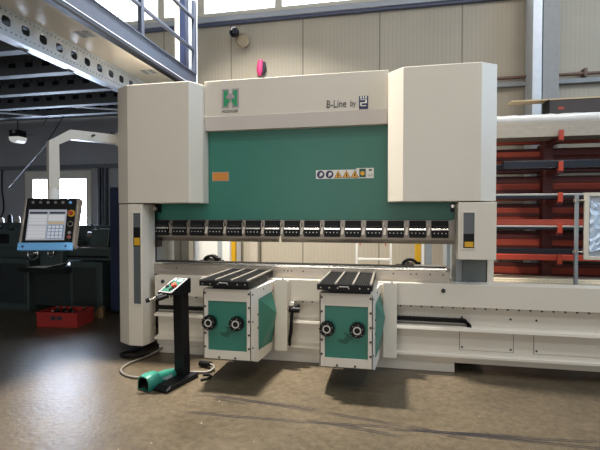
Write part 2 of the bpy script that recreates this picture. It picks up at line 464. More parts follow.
for yy in (-.72, .42):
    for i in (-1, 1):
        b.box(-1.92+i*.045-.035, -1.92+i*.045+.035, yy-.07, yy+.07, 3.241, 3.245, 'greypaint')
part(b, 'soffit_sheet', mz, .004)
b = MB(); b.box(-1.752, -1.72, YA, 1.33, 3.25, 3.47, 'fascia'); b.box(-1.77, -1.70, YA, 1.33, 3.225, 3.25, 'black'); b.box(-1.752, -1.715, YA, 1.33, 3.29, 3.30, 'galv'); b.box(-1.76, -1.71, YA, 1.33, 3.47, 3.485, 'fascia')
part(b, 'fascia', mz, .003)
b = MB()
for a, c in (((-4.75, .9, 3.0), (-4.1, 1.35, 3.0)), ((-3.35, .85, 3.0), (-2.5, 1.35, 3.0))):
    b = MB(); b.cyl(a, c, .012, 'galv', 6); part(b, 'strap_brace', mz)
b = MB()
for x, yy in ((-8.2, 2.45), (-8.2, -3.6), (-2.6, 2.2)):
    b = MB(); b.box(x-.07, x+.07, yy-.07, yy+.07, 0, 3.0, 'galv_d'); part(b, 'support_post', mz)
gr = thing('guard_rail', 'blue-grey tube guard rail standing on the platform edge', 'railing', (-1.74, 0, 3.485))
b = MB()
b.box(-1.765, -1.725, YA, 1.36, 3.79, 3.83, 'rail'); part(b, 'rail', gr, .006)
b = MB(); b.box(-1.765, -1.725, YA, 1.36, 4.23, 4.27, 'rail'); part(b, 'rail', gr, .006)
for yy in (-3.9, -1.95, -.03, 1.32):
    b = MB(); b.box(-1.77, -1.72, yy-.03, yy+.03, 3.485, 4.5, 'rail'); part(b, 'post', gr, .004)
b = MB(); b.cyl((-1.745, -.45, 3.505), (-1.745, -.22, 3.8), .012, 'galv', 8); part(b, 'brace', gr)

# ------------------------------------------------------------------ press brake
pb = thing('press_brake', 'large cream and green press brake with full-length row of black tool clamps', 'machine', (0, 0, 0))
lc = [(-1.93, -.2), (-1.75, -.3), (-1.05, -.3), (-.97, -.15), (-.97, .25), (-1.93, .25)]
b = MB(); b.prism(lc, 'z', 1.625, 2.868, 'cream'); part(b, 'side_cover', pb, .006)
rc = [(.945, -.15), (1.083, -.3), (1.764, -.3), (1.915, -.2), (1.915, .25), (.945, .25)]
b = MB(); b.prism(rc, 'z', 1.625, 2.868, 'cream'); part(b, 'side_cover', pb, .006)
b = MB(); b.prism([(-.1, 2.915), (-.1, 2.54), (-.078, 2.4), (.02, 2.395), (.1, 2.395), (.1, 2.915)], 'x', -.97, .945, 'cream')
hp = part(b, 'header_panel', pb, .004)
b = MB()  # lower band: same paint as the header, its shade put into a greyer tone
b.prism([(-.104, 2.538), (-.082, 2.396), (-.077, 2.398), (-.1, 2.54)], 'x', -.965, .94, 'cream2'); part(b, 'shaded_band', hp)
# emblem: two brackets forming an H with a small tree between
b = MB()
ex, ez = -.676, 2.722
yy = -.104
def pl(x0, x1, z0, z1, m, d=0.): b.box(ex+x0*1.14, ex+x1*1.14, yy-.001-d, yy, ez+z0, ez+z1, m)
def py(pts, m, d=.0): b.prism([(ex+p*1.14, ez+q) for p, q in pts], 'y', yy-.001-d, yy, m)
for s_ in (-1, 1):
    py([(s_*.082, -.1), (s_*.082, .1), (s_*.012, .1), (s_*.012, .07), (s_*.012, .03), (s_*.03, .02), (s_*.03, -.02), (s_*.012, -.05), (s_*.012, -.1)], 'mauve')
    py([(s_*.066, -.084), (s_*.066, .084), (s_*.03, .084), (s_*.022, .06), (s_*.022, .03), (s_*.04, .02), (s_*.04, -.006), (s_*.01, -.006), (s_*.01, -.04), (s_*.03, -.06), (s_*.03, -.084)], 'emgreen', .001)
py([(-.034, 0), (.034, 0), (.034, .028), (.018, .05), (-.018, .05), (-.034, .028)], 'mauve', .002)
pl(-.004, .004, -.05, 0, 'mauve', .002)
part(b, 'emblem', hp, label='green and grey emblem with a small tree')
text_part('HOZINGER', 'lettering', hp, 'ink', .042, (-.775, -.103, 2.574), sx=.86)
text_part('B-Line', 'lettering', hp, 'ink', .108, (.335, -.1035, 2.572), sx=.74)
text_part('by', 'lettering', hp, 'ink', .085, (.575, -.1035, 2.578), sx=.72)
b = MB(); b.box(.662, .752, -.105, -.1, 2.545, 2.672, 'signblue')
for (a, c, d, e) in ((.675, .69, 2.645, 2.67), (.7, .712, 2.645, 2.67), (.722, .738, 2.645, 2.67), (.675, .738, 2.632, 2.638), (.674, .74, 2.6, 2.61), (.674, .688, 2.575, 2.6), (.722, .74, 2.61, 2.63), (.682, .732, 2.572, 2.58)):
    b.box(a, c, -.1065, -.105, d, e, 'white')
part(b, 'square_badge', hp, label='dark blue square badge with white strokes')
# ram
b = MB(); b.prism([(-1.6, 1.447), (1.57, 1.447), (1.585, 1.465), (1.585, 2.75), (-1.615, 2.75), (-1.615, 1.48)], 'y', 0, .09, 'green')
ram = part(b, 'ram', pb, .004)
b = MB(); b.box(-.925, -.735, -.003, .0, 1.865, 1.965, 'steel'); b.box(-.917, -.743, -.005, -.003, 1.873, 1.957, 'orange')
part(b, 'nameplate', ram, label='small orange nameplate')
b = MB()
wx0, wx1, wz0, wz1 = .215, .865, 1.865, 1.965
b.box(wx0, .625, -.003, 0, 1.872, 1.962, 'white'); b.box(.63, wx1-.06, -.003, 0, 1.872, 1.975, 'white')
for i in range(2):
    c = .265+.092*i
    b.cyl((c, -.003, 1.917), (c, -.005, 1.917), .04, 'signblue', 24)
    b.cyl((c+.006, -.005, 1.92), (c+.006, -.0065, 1.92), .017, 'white', 12); b.box(c-.012, c, -.0065, -.005, 1.895, 1.92, 'white')
for i in range(3):
    c = .445+.085*i-.0
    b.prism([(c-.042, 1.88), (c+.042, 1.88), (c, 1.955)], 'y', -.005, -.003, 'ink')
    b.prism([(c-.034, 1.885), (c+.034, 1.885), (c, 1.946)], 'y', -.0065, -.005, 'signyel')
    b.prism([(c-.009, 1.893), (c+.009, 1.893), (c+.004, 1.925), (c-.004, 1.925)], 'y', -.008, -.0065, 'ink')
b.box(.66, .725, -.005, -.003, 1.882, 1.968, 'green_dark'); b.cyl((.692, -.005, 1.922), (.692, -.0065, 1.922), .022, 'signyel', 10)
b.box(.755, .785, -.005, -.003, 1.945, 1.962, 'ink'); b.box(.745, .795, -.005, -.003, 1.905, 1.909, 'greypaint'); b.box(.745, .795, -.005, -.003, 1.893, 1.897, 'greypaint')
part(b, 'warning_strip', ram, label='white strip of blue and amber safety pictograms')
# holder strip behind the clamps
b = MB(); b.box(-1.585, 1.585, .0, .07, 1.285, 1.447, 'steel_d'); part(b, 'tool_holder', pb)
for i in range(15):
    cx = -1.507+.2107*i
    b = MB()
    b.box(cx-.078, cx+.078, -.05, .0, 1.372, 1.443, 'blackm')
    b.box(cx-.078, cx+.078, -.062, .0, 1.277, 1.348, 'blackm')
    b.box(cx-.06, cx+.06, -.056, -.05, 1.383, 1.392, 'ink')
    for k in range(4):
        b.cyl((cx-.054+.036*k, -.062, 1.322), (cx-.054+.036*k, -.0645, 1.322), .0055, 'white', 8)
    cl = part(b, 'tool_clamp', pb, .003)
    b = MB(); b.box(cx-.08, cx+.08, -.058, -.0, 1.35, 1.368, 'chrome'); part(b, 'clamp_bar', cl, .002, 'bright metal bar')
    if i < 14:
        b = MB(); wx = cx+.105
        wm = 'cream' if 1 < i < 8 else 'steel'
        b.prism([(wx-.02, 1.30), (wx+.012, 1.30), (wx+.02, 1.375), (wx-.008, 1.375)], 'y', -.045, 0, wm)
        b.box(wx-.02, wx-.008, -.04, 0, 1.375, 1.42, 'steel')
        part(b, 'wedge', cl, .002, 'pale wedge')
for (xa, xb) in ((-1.585, -.845), (-.843, -.185), (-.155, .8), (.802, 1.585)):
    b = MB(); b.prism([(-.02, 1.287), (.06, 1.287), (.05, 1.262), (.028, 1.215), (.02, 1.213), (-.015, 1.255)], 'x', xa, xb, 'steel'); part(b, 'punch', pb, .001)
# side frames
for s_ in (-1, 1):
    b = MB()
    b.box(s_*1.6, s_*1.88, .08, 1.1, .05, .82, 'frameside'); b.box(s_*1.6, s_*1.88, .25, 1.1, 1.62, 2.75, 'frameside')
    b.box(s_*1.6, s_*1.66, .02, .42, .82, 1.62, 'greypaint')
    if s_ > 0: b.box(1.6, 1.66, .75, 1.1, .82, 1.62, 'greypaint')
    b.box(s_*1.66, s_*1.88, .01, .34, .82, 1.62, 'frameside')
    b.box(s_*1.60, s_*1.86, .5, 1.05, 0, .05, 'black')
    part(b, 'side_frame', pb, .004, 'grey-green frame plate')
b = MB(); b.box(1.885, 1.945, .0, .3, .84, 1.625, 'cream'); part(b, 'side_strip', pb, .004)
b = MB(); b.box(-1.9, -1.885, -.05, .3, .15, 1.625, 'cream'); part(b, 'side_strip', pb, .004)
# light-guard housings
def housing(pts, z0, z1, sx0, sx1, sz0, sz1, ysens0, ysens1):
    b = MB(); F = -.3
    # shell as prism behind the face plus four face frames around the slit
    b.prism([(p, q if q > -.25 or abs(p) > 9 else q) for p, q in pts], 'z', z0, z1, 'cream')
    h = part(b, 'light_guard_housing', pb, .005)
    b = MB()
    b.box(sx0-.012, sx1+.012, F-.006, F, sz0-.012, sz0, 'cream'); b.box(sx0-.012, sx1+.012, F-.006, F, sz1, sz1+.012, 'cream')
    b.box(sx0-.012, sx0, F-.006, F, sz0, sz1, 'cream'); b.box(sx1, sx1+.012, F-.006, F, sz0, sz1, 'cream')
    part(b, 'slit_rim', h, .002)
    b = MB(); b.box(sx0, sx1, F-.002, F, sz0, sz1, 'slit'); b.box(sx0, sx1, F-.0035, F-.002, ysens0, ysens1, 'black')
    part(b, 'slit_window', h, label='dark grey slit window')
    b = MB(); b.box(sx0+.012, sx1-.008, F-.0065, F-.0035, ysens0+.01, ysens0+(ysens1-ysens0)*.45, 'yellow')
    part(b, 'sensor', h, label='black and yellow sensor')
housing([(-1.925, -.2), (-1.75, -.3), (-1.59, -.3), (-1.57, -.2), (-1.57, -.07), (-1.925, -.07)], .11, 1.615, -1.69, -1.607, .56, 1.52, 1.17, 1.37)
housing([(1.572, -.3), (1.9, -.3), (1.9, -.02), (1.6, -.02), (1.572, -.2)], 1.095, 1.615, 1.618, 1.712, 1.2, 1.52, 1.2, 1.33)
b = MB(); b.box(-1.545, -1.525, -.1, 0.0, 1.15, 1.25, 'black'); part(b, 'guide_stop', pb)
b = MB(); b.box(-1.585, -1.53, -.07, .0, 1.53, 1.62, 'black'); b.cyl((-1.555, -.07, 1.57), (-1.555, -.1, 1.57), .02, 'steel'); part(b, 'guide_bracket', pb)
b = MB(); b.box(1.545, 1.572, -.06, .02, 1.53, 1.61, 'black'); b.cyl((1.555, -.06, 1.585), (1.555, -.08, 1.585), .016, 'chrome'); part(b, 'guide_bracket', pb)
for z in (.14, 1.4):
    b = MB(); b.box(-1.875, -1.6, -.07, .1, z, z+.09, 'black'); part(b, 'housing_mount', pb)
# bed, die rail, guide beam
b = MB(); b.box(-1.51, 1.585, -.0, .16, 0, .85, 'cream'); b.box(-1.5, 1.575, -.13, 0, 0, .17, 'cream'); part(b, 'bed', pb, .004)
b = MB(); b.box(-1.575, 1.53, -.1, .12, .853, .955, 'steel')
for x in (-.02, -.06, 1.17, 1.22, 1.35, 1.47, 1.0, -1.3, -.1, .1):
    b.cyl((x, -.1, .925), (x, -.102, .925), .008, 'ink', 8)
b.box(-1.53, -1.37, -.1015, -.1, .893, .903, 'mauve')
part(b, 'die_carrier', pb, .003)
b = MB(); b.cyl((-1.57, -.075, .968), (1.5, -.075, .968), .021, 'chrome', 12); b.box(-1.575, 1.5, -.06, .06, .955, .995, 'black'); part(b, 'die_bar', pb, .002)
b = MB(); b.cyl((1.2, -.02, 1.0), (1.5, -.02, 1.0), .012, 'cream', 10); part(b, 'die_rod', pb)
prof = [(0, .852), (-.2, .852), (-.2, .64), (-.12, .635), (-.12, .462), (-.215, .445), (-.22, .418), (-.13, .412), (-.13, .205), (-.215, .192), (-.215, .168), (-.16, .15), (-.15, .1), (0, .1)]
b = MB(); b.prism(prof, 'x', -1.505, 3.6, 'cream')
gb = part(b, 'guide_beam', pb, .002)
b = MB()
for k in range(52):
    x = -1.45+.097*k
    b.box(x-.007, x+.007, -.135, -.12, .612, .63, 'ink')
part(b, 'stud_row', gb)
for (xa, xb) in ((1.62, 2.09), (2.27, 2.9)):
    b = MB(); b.box(xa, xb, -.1335, -.13, .225, .4, 'cream'); b.box(xa-.005, xa, -.1315, -.13, .22, .405, 'ink'); b.box(xb, xb+.005, -.1315, -.13, .22, .405, 'ink'); b.box(xa, xb, -.1315, -.13, .22, .225, 'greypaint')
    for x in (xa+.02, xb-.02):
        b.cyl((x, -.1335, .25), (x, -.137, .25), .01, 'ink', 8)
        b.cyl((x, -.12, .53), (x, -.124, .53), .01, 'ink', 8)
    part(b, 'cover_plate', gb, .001)
for x in (1.46, -1.41):
    b = MB(); b.cyl((x, -.2, .79), (x, -.208, .79), .02, 'ink'); part(b, 'bore_plug', gb)
for (xa, xb, bend) in ((-1.5, -.75, False), (.97, 1.66, True)):
    b = MB()
    n = int((xb-xa)/.035)
    for k in range(n):
        x = xa+k*.035
        b.box(x, x+.029, -.185, -.125, .488, .522, 'rubber')
    b.box(xa, xa+n*.035, -.18, -.13, .494, .516, 'rubber')
    if bend:
        for k in range(6):
            a = R(90-k*18)
            c = Vector((xa+n*.035, 0, .44)); 
            p = c+Vector((math.cos(a)*.066, 0, math.sin(a)*.066))
            b.T = Matrix.Translation(p) @ Matrix.Rotation(-(R(90)-a), 4, 'Y')
            b.box(-.013, .013, -.185, -.125, -.017, .017, 'rubber'); b.T = Matrix.Identity(4)
    part(b, 'cable_chain', pb)
b = MB(); b.box(3.3, 3.45, -.1, .1, 0, .12, 'cream'); part(b, 'beam_foot', pb)
# back gauge
b = MB(); b.box(-1.6, 1.6, .42, .5, .85, .935, 'steel_d'); b.box(-1.6, 1.6, .44, .48, .935, .945, 'chrome'); part(b, 'back_gauge_beam', pb, .003)
for fx in (-1.11, 1.18):
    b = MB()
    b.box(fx-.15, fx+.12, .38, .5, .945, .96, 'black')
    n = 9; vs = []
    for yy in (.36, .44):
        for k in range(n):
            a = math.pi*k/(n-1)
            vs += [(fx+math.cos(a)*.09, yy, .96+math.sin(a)*.072), (fx+math.cos(a)*.06, yy, .96+math.sin(a)*.045)]
    fs = [(0, 1, 2*n+1, 2*n), (2*n-2, 2*n-1, 4*n-1, 4*n-2)]
    for k in range(n-1):
        i, j = 2*k, 2*n+2*k
        fs += [(i, i+2, i+3, i+1), (j, j+1, j+3, j+2), (i, j, j+2, i+2), (i+1, i+3, j+3, j+1)]
    b.add(vs, fs, 'black'); b.box(fx-.055, fx+.05, .40, .44, .96, .99, 'steel'); b.box(fx+.07, fx+.11, .37, .43, .96, .995, 'black')
    b.cyl((fx-.02, .40, .985), (fx-.02, .38, .985), .012, 'ink', 10)
    part(b, 'back_gauge_finger', pb, .003)

# ------------------------------------------------------------------ control pendant
cp = thing('control_pendant', 'black operator panel with lit screen on a cream swing arm left of the machine', 'control panel', (-1.9, -.1, 2.33))
Ee = Vector((-2.345, -.62, 2.325))
b = MB()
def sq(b, pts, h, m):
    b.tube(pts, h*.707, m, 4, smooth=False)
A = Vector((-1.99, -.11, 2.33)); d = (Ee-A).normalized()
sq(b, [A, Ee-d*.13, Ee+Vector((-.02, -.02, -.1)), (Ee.x-.02, Ee.y-.02, 1.76)], .098, 'cream')
b.cyl((-2.12, -.37, 2.335), (-2.07, -.40, 2.335), .012, 'ink', 10)
part(b, 'swing_arm', cp, .004)
b = MB(); b.box(-1.99, -1.932, -.16, -.04, 2.26, 2.4, 'cream'); part(b, 'wall_plate', cp, .004)
b = MB(); b.cyl((Ee.x-.02, Ee.y-.02, 1.77), (Ee.x-.02, Ee.y-.02, 1.66), .052, 'white', 20, .058); part(b, 'swivel_joint', cp)
# local panel frame: x right, z up, y away from the operator
T = Matrix.Translation((-2.372, -.69, 1.41)) @ Matrix.Rotation(R(0), 4, 'Z') @ Matrix.Rotation(R(17), 4, 'Z') @ Matrix.Rotation(R(-15), 4, 'X')
b = MB(); b.T = T
b.prism([(0, -.25), (.05, -.25), (.15, .16), (.15, .27), (0, .27)], 'x', -.24, .24, 'blackm')
hs = part(b, 'panel_housing', cp, .004)
b = MB(); b.T = T
for s_ in (-1, 1):
    b = MB(); b.T = T
    b.prism([(-.018, -.235), (.01, -.255), (.06, -.25), (.1, .275), (-.008, .275)], 'x', s_*.24, s_*.262, 'steel'); part(b, 'side_trim', cp, .004, 'silver side trim')
b = MB(); b.T = T; b.box(-.25, .25, -.055, .0, -.275, -.2, 'blue'); b.cyl((-.2, -.055, -.237), (-.2, -.06, -.237), .01, 'signblue', 8); b.cyl((.2, -.055, -.237), (.2, -.06, -.237), .01, 'signblue', 8)
part(b, 'handle_bar', cp, .02, 'sky blue grip along the lower edge', 4)
b = MB(); b.T = T; f = -.004
f = -.001; b.box(-.21, .155, f-.001, .0, -.165, .15, 'scr')
sc = [(-.2, -.03, .105, .125, 'scrd'), (-.01, .14, .105, .125, 'scrd'), (-.2, -.03, -.01, .095, 'scr2'), (-.015, .14, .03, .095, 'scr2'), (-.015, .14, .0, .022, 'scro'), (-.2, -.03, -.15, -.02, 'scr2'), (-.015, .14, -.15, -.01, 'scrb')]
for (a, c, d_, e, m) in sc: b.box(a, c, f-.002, f-.001, d_, e, m)
for i in range(4):
    for j in range(4):
        b.box(-.01+.037*i, .02+.037*i, f-.003, f-.002, -.145+.034*j, -.118+.034*j, 'scr2')
for j in range(7): b.box(-.2, -.03, f-.003, f-.002, -.14+.033*j, -.137+.033*j, 'scr')
part(b, 'screen', hs, label='lit pale operator screen')
b = MB(); b.T = T; b.cyl((.2, 0, .11), (.2, -.008, .11), .036, 'yellow', 24); b.cyl((.2, -.008, .11), (.2, -.035, .11), .02, 'red', 20); part(b, 'emergency_stop', hs, label='red stop button on yellow disc')
for (bx, bz, m, r) in ((.2, 0, 'black', .026), (.2, -.09, 'mauve', .015), (.2, -.135, 'redsig', .016)):
    b = MB(); b.T = T; b.ring((bx, 0, bz), (0, -1, 0), r*.8, r*1.1, .006, 'steel_d', 18); b.cyl((bx, 0, bz), (bx, -.012, bz), r*.8, m, 16); part(b, 'button', hs)
b = MB(); b.T = T
for i, m in enumerate(('steel_d', 'steel_d', 'mauve', 'steel_d', 'steel', 'blue')):
    b = MB(); b.T = T; b.cyl((-.18+.072*i, -.0, .225), (-.18+.072*i, -.004, .225), .015, m, 14); part(b, 'key', hs)

# ------------------------------------------------------------------ sheet followers
def make_follower(lbl):
    X0, Y0 = -.66, -.85
    t = thing('sheet_follower', lbl, 'sheet support', (X0, Y0, 0), 'sheet followers on the guide beam')
    def bx(b, x0, x1, y0, y1, z0, z1, m): b.box(X0+x0, X0+x1, Y0+y0, Y0+y1, z0, z1, m)
    yb = .60                     # depth of the body
    b = MB()
    # front plate with opening
    bx(b, 0, .045, 0, .015, .225, .835, 'cream'); bx(b, .405, .447, 0, .015, .225, .835, 'cream'); bx(b, .045, .405, 0, .015, .74, .835, 'cream'); bx(b, .045, .405, 0, .015, .225, .3, 'cream')
    for s_ in (0, 1):
        xa, xe = (.435, .482) if s_ else (.0, .0)
        w = .012
        poly = [(.0, .225), (.16, .166), (yb, .166), (yb, .835), (0, .835)]
        vs = []
        for (yy, zz) in poly:
            x = xa+(xe-xa)*yy/yb
            vs += [(X0+x, Y0+yy, zz), (X0+x+w, Y0+yy, zz)]
        n = len(poly)
        fs = [tuple(2*i for i in range(n)), tuple(2*i+1 for i in range(n))[::-1]]+[(2*i, 2*i+1, 2*((i+1) % n)+1, 2*((i+1) % n)) for i in range(n)]
        b.add(vs, fs, 'cream')
    b.add([(X0+.0, Y0, .835), (X0+.447, Y0, .835), (X0+.494, Y0+yb, .835), (X0, Y0+yb, .835), (X0+.0, Y0, .845), (X0+.447, Y0, .845), (X0+.494, Y0+yb, .845), (X0, Y0+yb, .845)], [(0, 3, 2, 1), (4, 5, 6, 7), (0, 1, 5, 4), (1, 2, 6, 5), (2, 3, 7, 6), (3, 0, 4, 7)], 'cream')
    bx(b, .0, .45, yb-.05, yb, .2, .835, 'cream')
    for (x, z) in [(.02, .81), (.02, .69), (.02, .57), (.02, .45), (.02, .33), (.427, .81), (.427, .69), (.427, .57), (.427, .45), (.427, .33), (.15, .24), (.3, .24)]:
        b.cyl((X0+x, Y0, z), (X0+x, Y0-.006, z), .0095, 'ink', 8)
    for (yy, z) in [(.03, .8), (.03, .56), (.03, .33), (.15, .6), (.15, .48), (.55, .75), (.55, .45), (.3, .81)]:
        x = .447+.047*yy/yb
        b.cyl((X0+x, Y0+yy, z), (X0+x+.005, Y0+yy, z), .009, 'ink', 8)
    body = part(b, 'body', t, .002)
    b = MB(); bx(b, .045, .405, .012, .02, .3, .74, 'green'); fp = part(b, 'front_panel', t, .002, 'green front panel')
    # curved arrow print
    b = MB()
    c = Vector((X0+.21, Y0+.0115, .47))
    pts = [(-.06, -.015), (-.035, -.045), (.02, -.052), (.04, -.022), (.078, -.006), (.035, .04), (-.01, .05), (.016, .014), (-.008, -.012), (-.035, -.008)]
    b.prism([(c.x+p, c.z+q) for p, q in pts], 'y', c.y-.0005, c.y+.0005, 'green_dark')
    part(b, 'arrow_mark', fp, label='dark curved arrow')
    b = MB()
    q = [(.17, .27), (.53, .25), (.53, .75), (.17, .74)]
    def sidex(yy): return .447+.047*yy/yb
    base = [Vector((X0+sidex(y_)+.002, Y0+y_, z_)) for y_, z_ in q]
    ap1 = Vector((X0+sidex(.50)+.055, Y0+.50, .55)); 
    b.add(base+[ap1], [(0, 1, 4), (1, 2, 4), (2, 3, 4), (3, 0, 4), (3, 2, 1, 0)], 'green')
    b.cyl(ap1*.5+base[1]*.25+base[2]*.25+Vector((-.0, -.05, 0)), ap1*.5+base[1]*.25+base[2]*.25+Vector((.012, -.05, 0)), .012, 'green_dark', 8)
    part(b, 'side_panel', t, .002, 'green bulged side panel')
    b = MB(); b.add([(X0+.012, Y0+.012, .222), (X0+.44, Y0+.012, .222), (X0+.44, Y0+.16, .168), (X0+.012, Y0+.16, .168), (X0+.44, Y0+.55, .168), (X0+.012, Y0+.55, .168)], [(0, 1, 2, 3), (3, 2, 4, 5)], 'green')
    part(b, 'base_plate', t, 0, 'green underside plate')
    for kx in (.068, .32):
        b = MB()
        b.cyl((X0+kx, Y0, .552), (X0+kx, Y0-.05, .552), .06, 'blackm', 28)
        for k in range(14):
            a = 2*math.pi*k/14
            b.cyl((X0+kx+math.cos(a)*.059, Y0-.012, .552+math.sin(a)*.059), (X0+kx+math.cos(a)*.059, Y0-.046, .552+math.sin(a)*.059), .008, 'blackm', 6)
        kn = part(b, 'hand_knob', t, .003)
        b = MB(); b.ring((X0+kx, Y0-.05, .552), (0, -1, 0), .024, .034, .004, 'dial', 24); part(b, 'dial_ring', kn, 0, 'silver ring')
        b = MB()
        for k in range(6):
            a = 2*math.pi*(k+.3)/6
            b.box(X0+kx+math.cos(a)*.048-.003, X0+kx+math.cos(a)*.048+.003, Y0-.0515, Y0-.05, .552+math.sin(a)*.048-.002, .552+math.sin(a)*.048+.002, 'dial')
        part(b, 'dial_ticks', kn)
    # table
    b = MB(); bx(b, .08, .425, .02, .58, .845, .89, 'blackm'); part(b, 'table_base', t, .003)
    b = MB(); bx(b, -.012, .442, -.055, .742, .88, .926, 'blackm')
    for k in range(26):          # brush strips between the rails
        x = .012+k*.0165
        bx(b, x, x+.008, -.05, .735, .926, .9315, 'rubber')
    for x in (.02, .09, .16, .25, .34, .41): b.cyl((X0+x, Y0-.055, .9), (X0+x, Y0-.058, .9), .006, 'steel', 8)
    bx(b, .17, .25, -.0565, -.055, .908, .914, 'white')
    tb = part(b, 'table_top', t, .002)
    for x in (.0, .143, .287, .43):
        b = MB(); bx(b, x-.009, x+.009, -.05, .74, .926, .942, 'railmetal'); part(b, 'rail', tb, .002, 'thin steel rail')
    # carriage plate against the guide beam
    b = MB(); bx(b, .52, .645, .52, .54, .165, .868, 'cream'); bx(b, .1, .645, .585, .63, .17, .845, 'cream'); bx(b, .53, .62, .54, .63, .2, .84, 'cream')
    b.cyl((X0+.6, Y0+.53, .868), (X0+.6, Y0+.53, .874), .012, 'ink', 8)
    part(b, 'carriage_plate', t, .003)
    return t
fo = make_follower('sheet follower with green panel and two black knobs, right behind the control stand')
fo2 = dup(fo, (.388, -.85, 0), 'sheet follower with green panel and black table, nearest the cable chain end')
# cable socket beside the first follower
X0 = -.66
b = MB()
b.box(-.012, .03, -.26, -.20, .6, .63, 'white'); b.cyl((-.01, -.25, .56), (.09, -.25, .56), .03, 'black', 14); b.cyl((-.012, -.25, .56), (-.03, -.25, .56), .022, 'chrome', 12)
b.cyl((.05, -.25, .585), (.09, -.24, .61), .02, 'black', 10)
b.tube([(.02, -.255, .54), (.015, -.27, .45), (.01, -.27, .35), (-.005, -.26, .27), (-.01, -.25, .2)], .016, 'rubber', 8, curve=4)
for ch_ in fo.children:
    if ch_.name.startswith('carriage_plate'):
        sp = MB.build(b, 'cable_plug', ch_, 0, origin=(0, 0, 0)); sp.location = -Vector((X0, -.85, 0)); sp['label'] = 'black plug and drooping cable'

# ------------------------------------------------------------------ foot control
cs = thing('control_stand', 'black pedestal with small sloped button box in front of the machine bed', 'control stand', (-.88, -.85, 0))
ang = -math.atan2(.09, .37)
T0 = Matrix.Translation((-.878, -.92, 0)) @ Matrix.Rotation(ang, 4, 'Z')
b = MB(); b.T = T0
b.prism([(-.215, .0), (-.215, .022), (-.16, .045), (.205, .045), (.205, 0)], 'x', -.073, .073, 'black'); part(b, 'base', cs, .006)
b = MB(); b.T = T0; 
b.T = T0 @ Matrix.Translation((0, .12, .045)) @ Matrix.Rotation(R(-1.2), 4, 'Y'); b.box(-.098, .012, -.045, .045, 0, .78, 'black'); part(b, 'post', cs, .006)
Tb = T0 @ Matrix.Translation((-.052, .09, .79)) @ Matrix.Rotation(R(0), 4, 'Z')
b = MB(); b.T = Tb
b.prism([(-.19, .015), (-.19, .035), (.04, .135), (.075, .135), (.075, 0), (-.05, 0)], 'x', -.075, .075, 'black'); bxp = part(b, 'button_box', cs, .004)
sl = math.atan2(.1, .23)
b = MB(); Tp = Tb @ Matrix.Translation((0, -.19, .035)) @ Matrix.Rotation(sl, 4, 'X'); b.T = Tp
b.box(-.072, .072, .004, .245, 0, .002, 'mauve'); b.box(-.06, .06, .015, .235, .002, .003, 'green_dark'); b.box(-.01, .05, .18, .215, .003, .005, 'greypaint')
part(b, 'button_plate', bxp, label='white and green button plate')
for (px, py_, m, r, h) in ((.035, .1, 'redsig', .024, .03), (-.035, .09, 'black', .016, .015), (-.03, .14, 'black', .014, .012), (.03, .05, 'black', .014, .012), (-.03, .2, 'white', .013, .01)):
    b = MB(); b.T = Tp; b.cyl((px, py_, .003), (px, py_, h), r, m, 16); part(b, 'push_button', bxp)
b = MB(); b.T = Tb
b.cyl((-.02, -.17, .012), (-.06, -.225, -.005), .022, 'black', 12); b.cyl((-.06, -.225, -.005), (-.1, -.26, -.022), .016, 'chrome', 12); b.cyl((-.1, -.26, -.022), (-.125, -.28, -.03), .02, 'black', 12)
b.cyl((.03, -.17, .01), (-.03, -.235, -.016), .02, 'black', 12)
part(b, 'cable_gland', cs, .001)
# foot pedal: hooded casting
fd = thing('foot_pedal', 'green hooded foot pedal on the floor beside black pedestal', 'foot pedal', (-1.0, -.98, 0))
b = MB()
d0 = Vector((-1.09, -1.12, 0)); d1 = Vector((-.965, -.79, 0)); dv = (d1-d0); sd = Vector((dv.y, -dv.x, 0)).normalized()
secs = [(0, .076, .118), (.12, .078, .13), (.35, .078, .13), (.42, .06, .105), (.75, .052, .098), (.95, .046, .088), (1.0, .036, .07)]
def sect(t, w, h, inset=0.):
    c = d0+dv*t; out = []
    for k in range(13):
        a = math.pi*k/12
        cx = math.cos(a); sz = math.sin(a)
        ex_ = (abs(cx)**.6)*(1 if cx >= 0 else -1)*(w-inset); ez_ = (sz**.6)*(h-inset)
        out.append(c+sd*ex_+Vector((0, 0, .003+ez_)))
    return out
ring_ = [sect(*s_) for s_ in secs]; n = 13
vs = [p for r_ in ring_ for p in r_]
fs = [(i*n+k, i*n+k+1, (i+1)*n+k+1, (i+1)*n+k) for i in range(len(secs)-1) for k in range(n-1)]+[(i*n+n-1, i*n, (i+1)*n, (i+1)*n+n-1) for i in range(len(secs)-1)]
fs.append(tuple((len(secs)-1)*n+k for k in range(n)))
b.add(vs, fs, 'green', True)
inn = [sect(0, .076, .118, .012), sect(.3, .076, .12, .014)]
o_ = sect(0, .076, .118)
b.add(o_+inn[0], [(k, k+1, n+k+1, n+k) for k in range(n-1)], 'green')
b.add(inn[0]+inn[1], [(k, k+1, n+k+1, n+k) for k in range(n-1)], 'black'); b.add(inn[1], [tuple(range(n))], 'black')
hd = part(b, 'hood', fd)
b = MB(); c0 = d0+dv*.05; c1 = d0+dv*.28
b.add([c0+sd*.05+Vector((0, 0, .03)), c0-sd*.05+Vector((0, 0, .03)), c1-sd*.05+Vector((0, 0, .06)), c1+sd*.05+Vector((0, 0, .06)), c0+sd*.05+Vector((0, 0, .015)), c0-sd*.05+Vector((0, 0, .015)), c1-sd*.05+Vector((0, 0, .045)), c1+sd*.05+Vector((0, 0, .045))], [(0, 1, 2, 3), (7, 6, 5, 4), (0, 4, 5, 1), (1, 5, 6, 2), (2, 6, 7, 3), (3, 7, 4, 0)], 'rubber'); part(b, 'treadle', fd)
b = MB(); c2 = d0+dv*.58+sd*.056
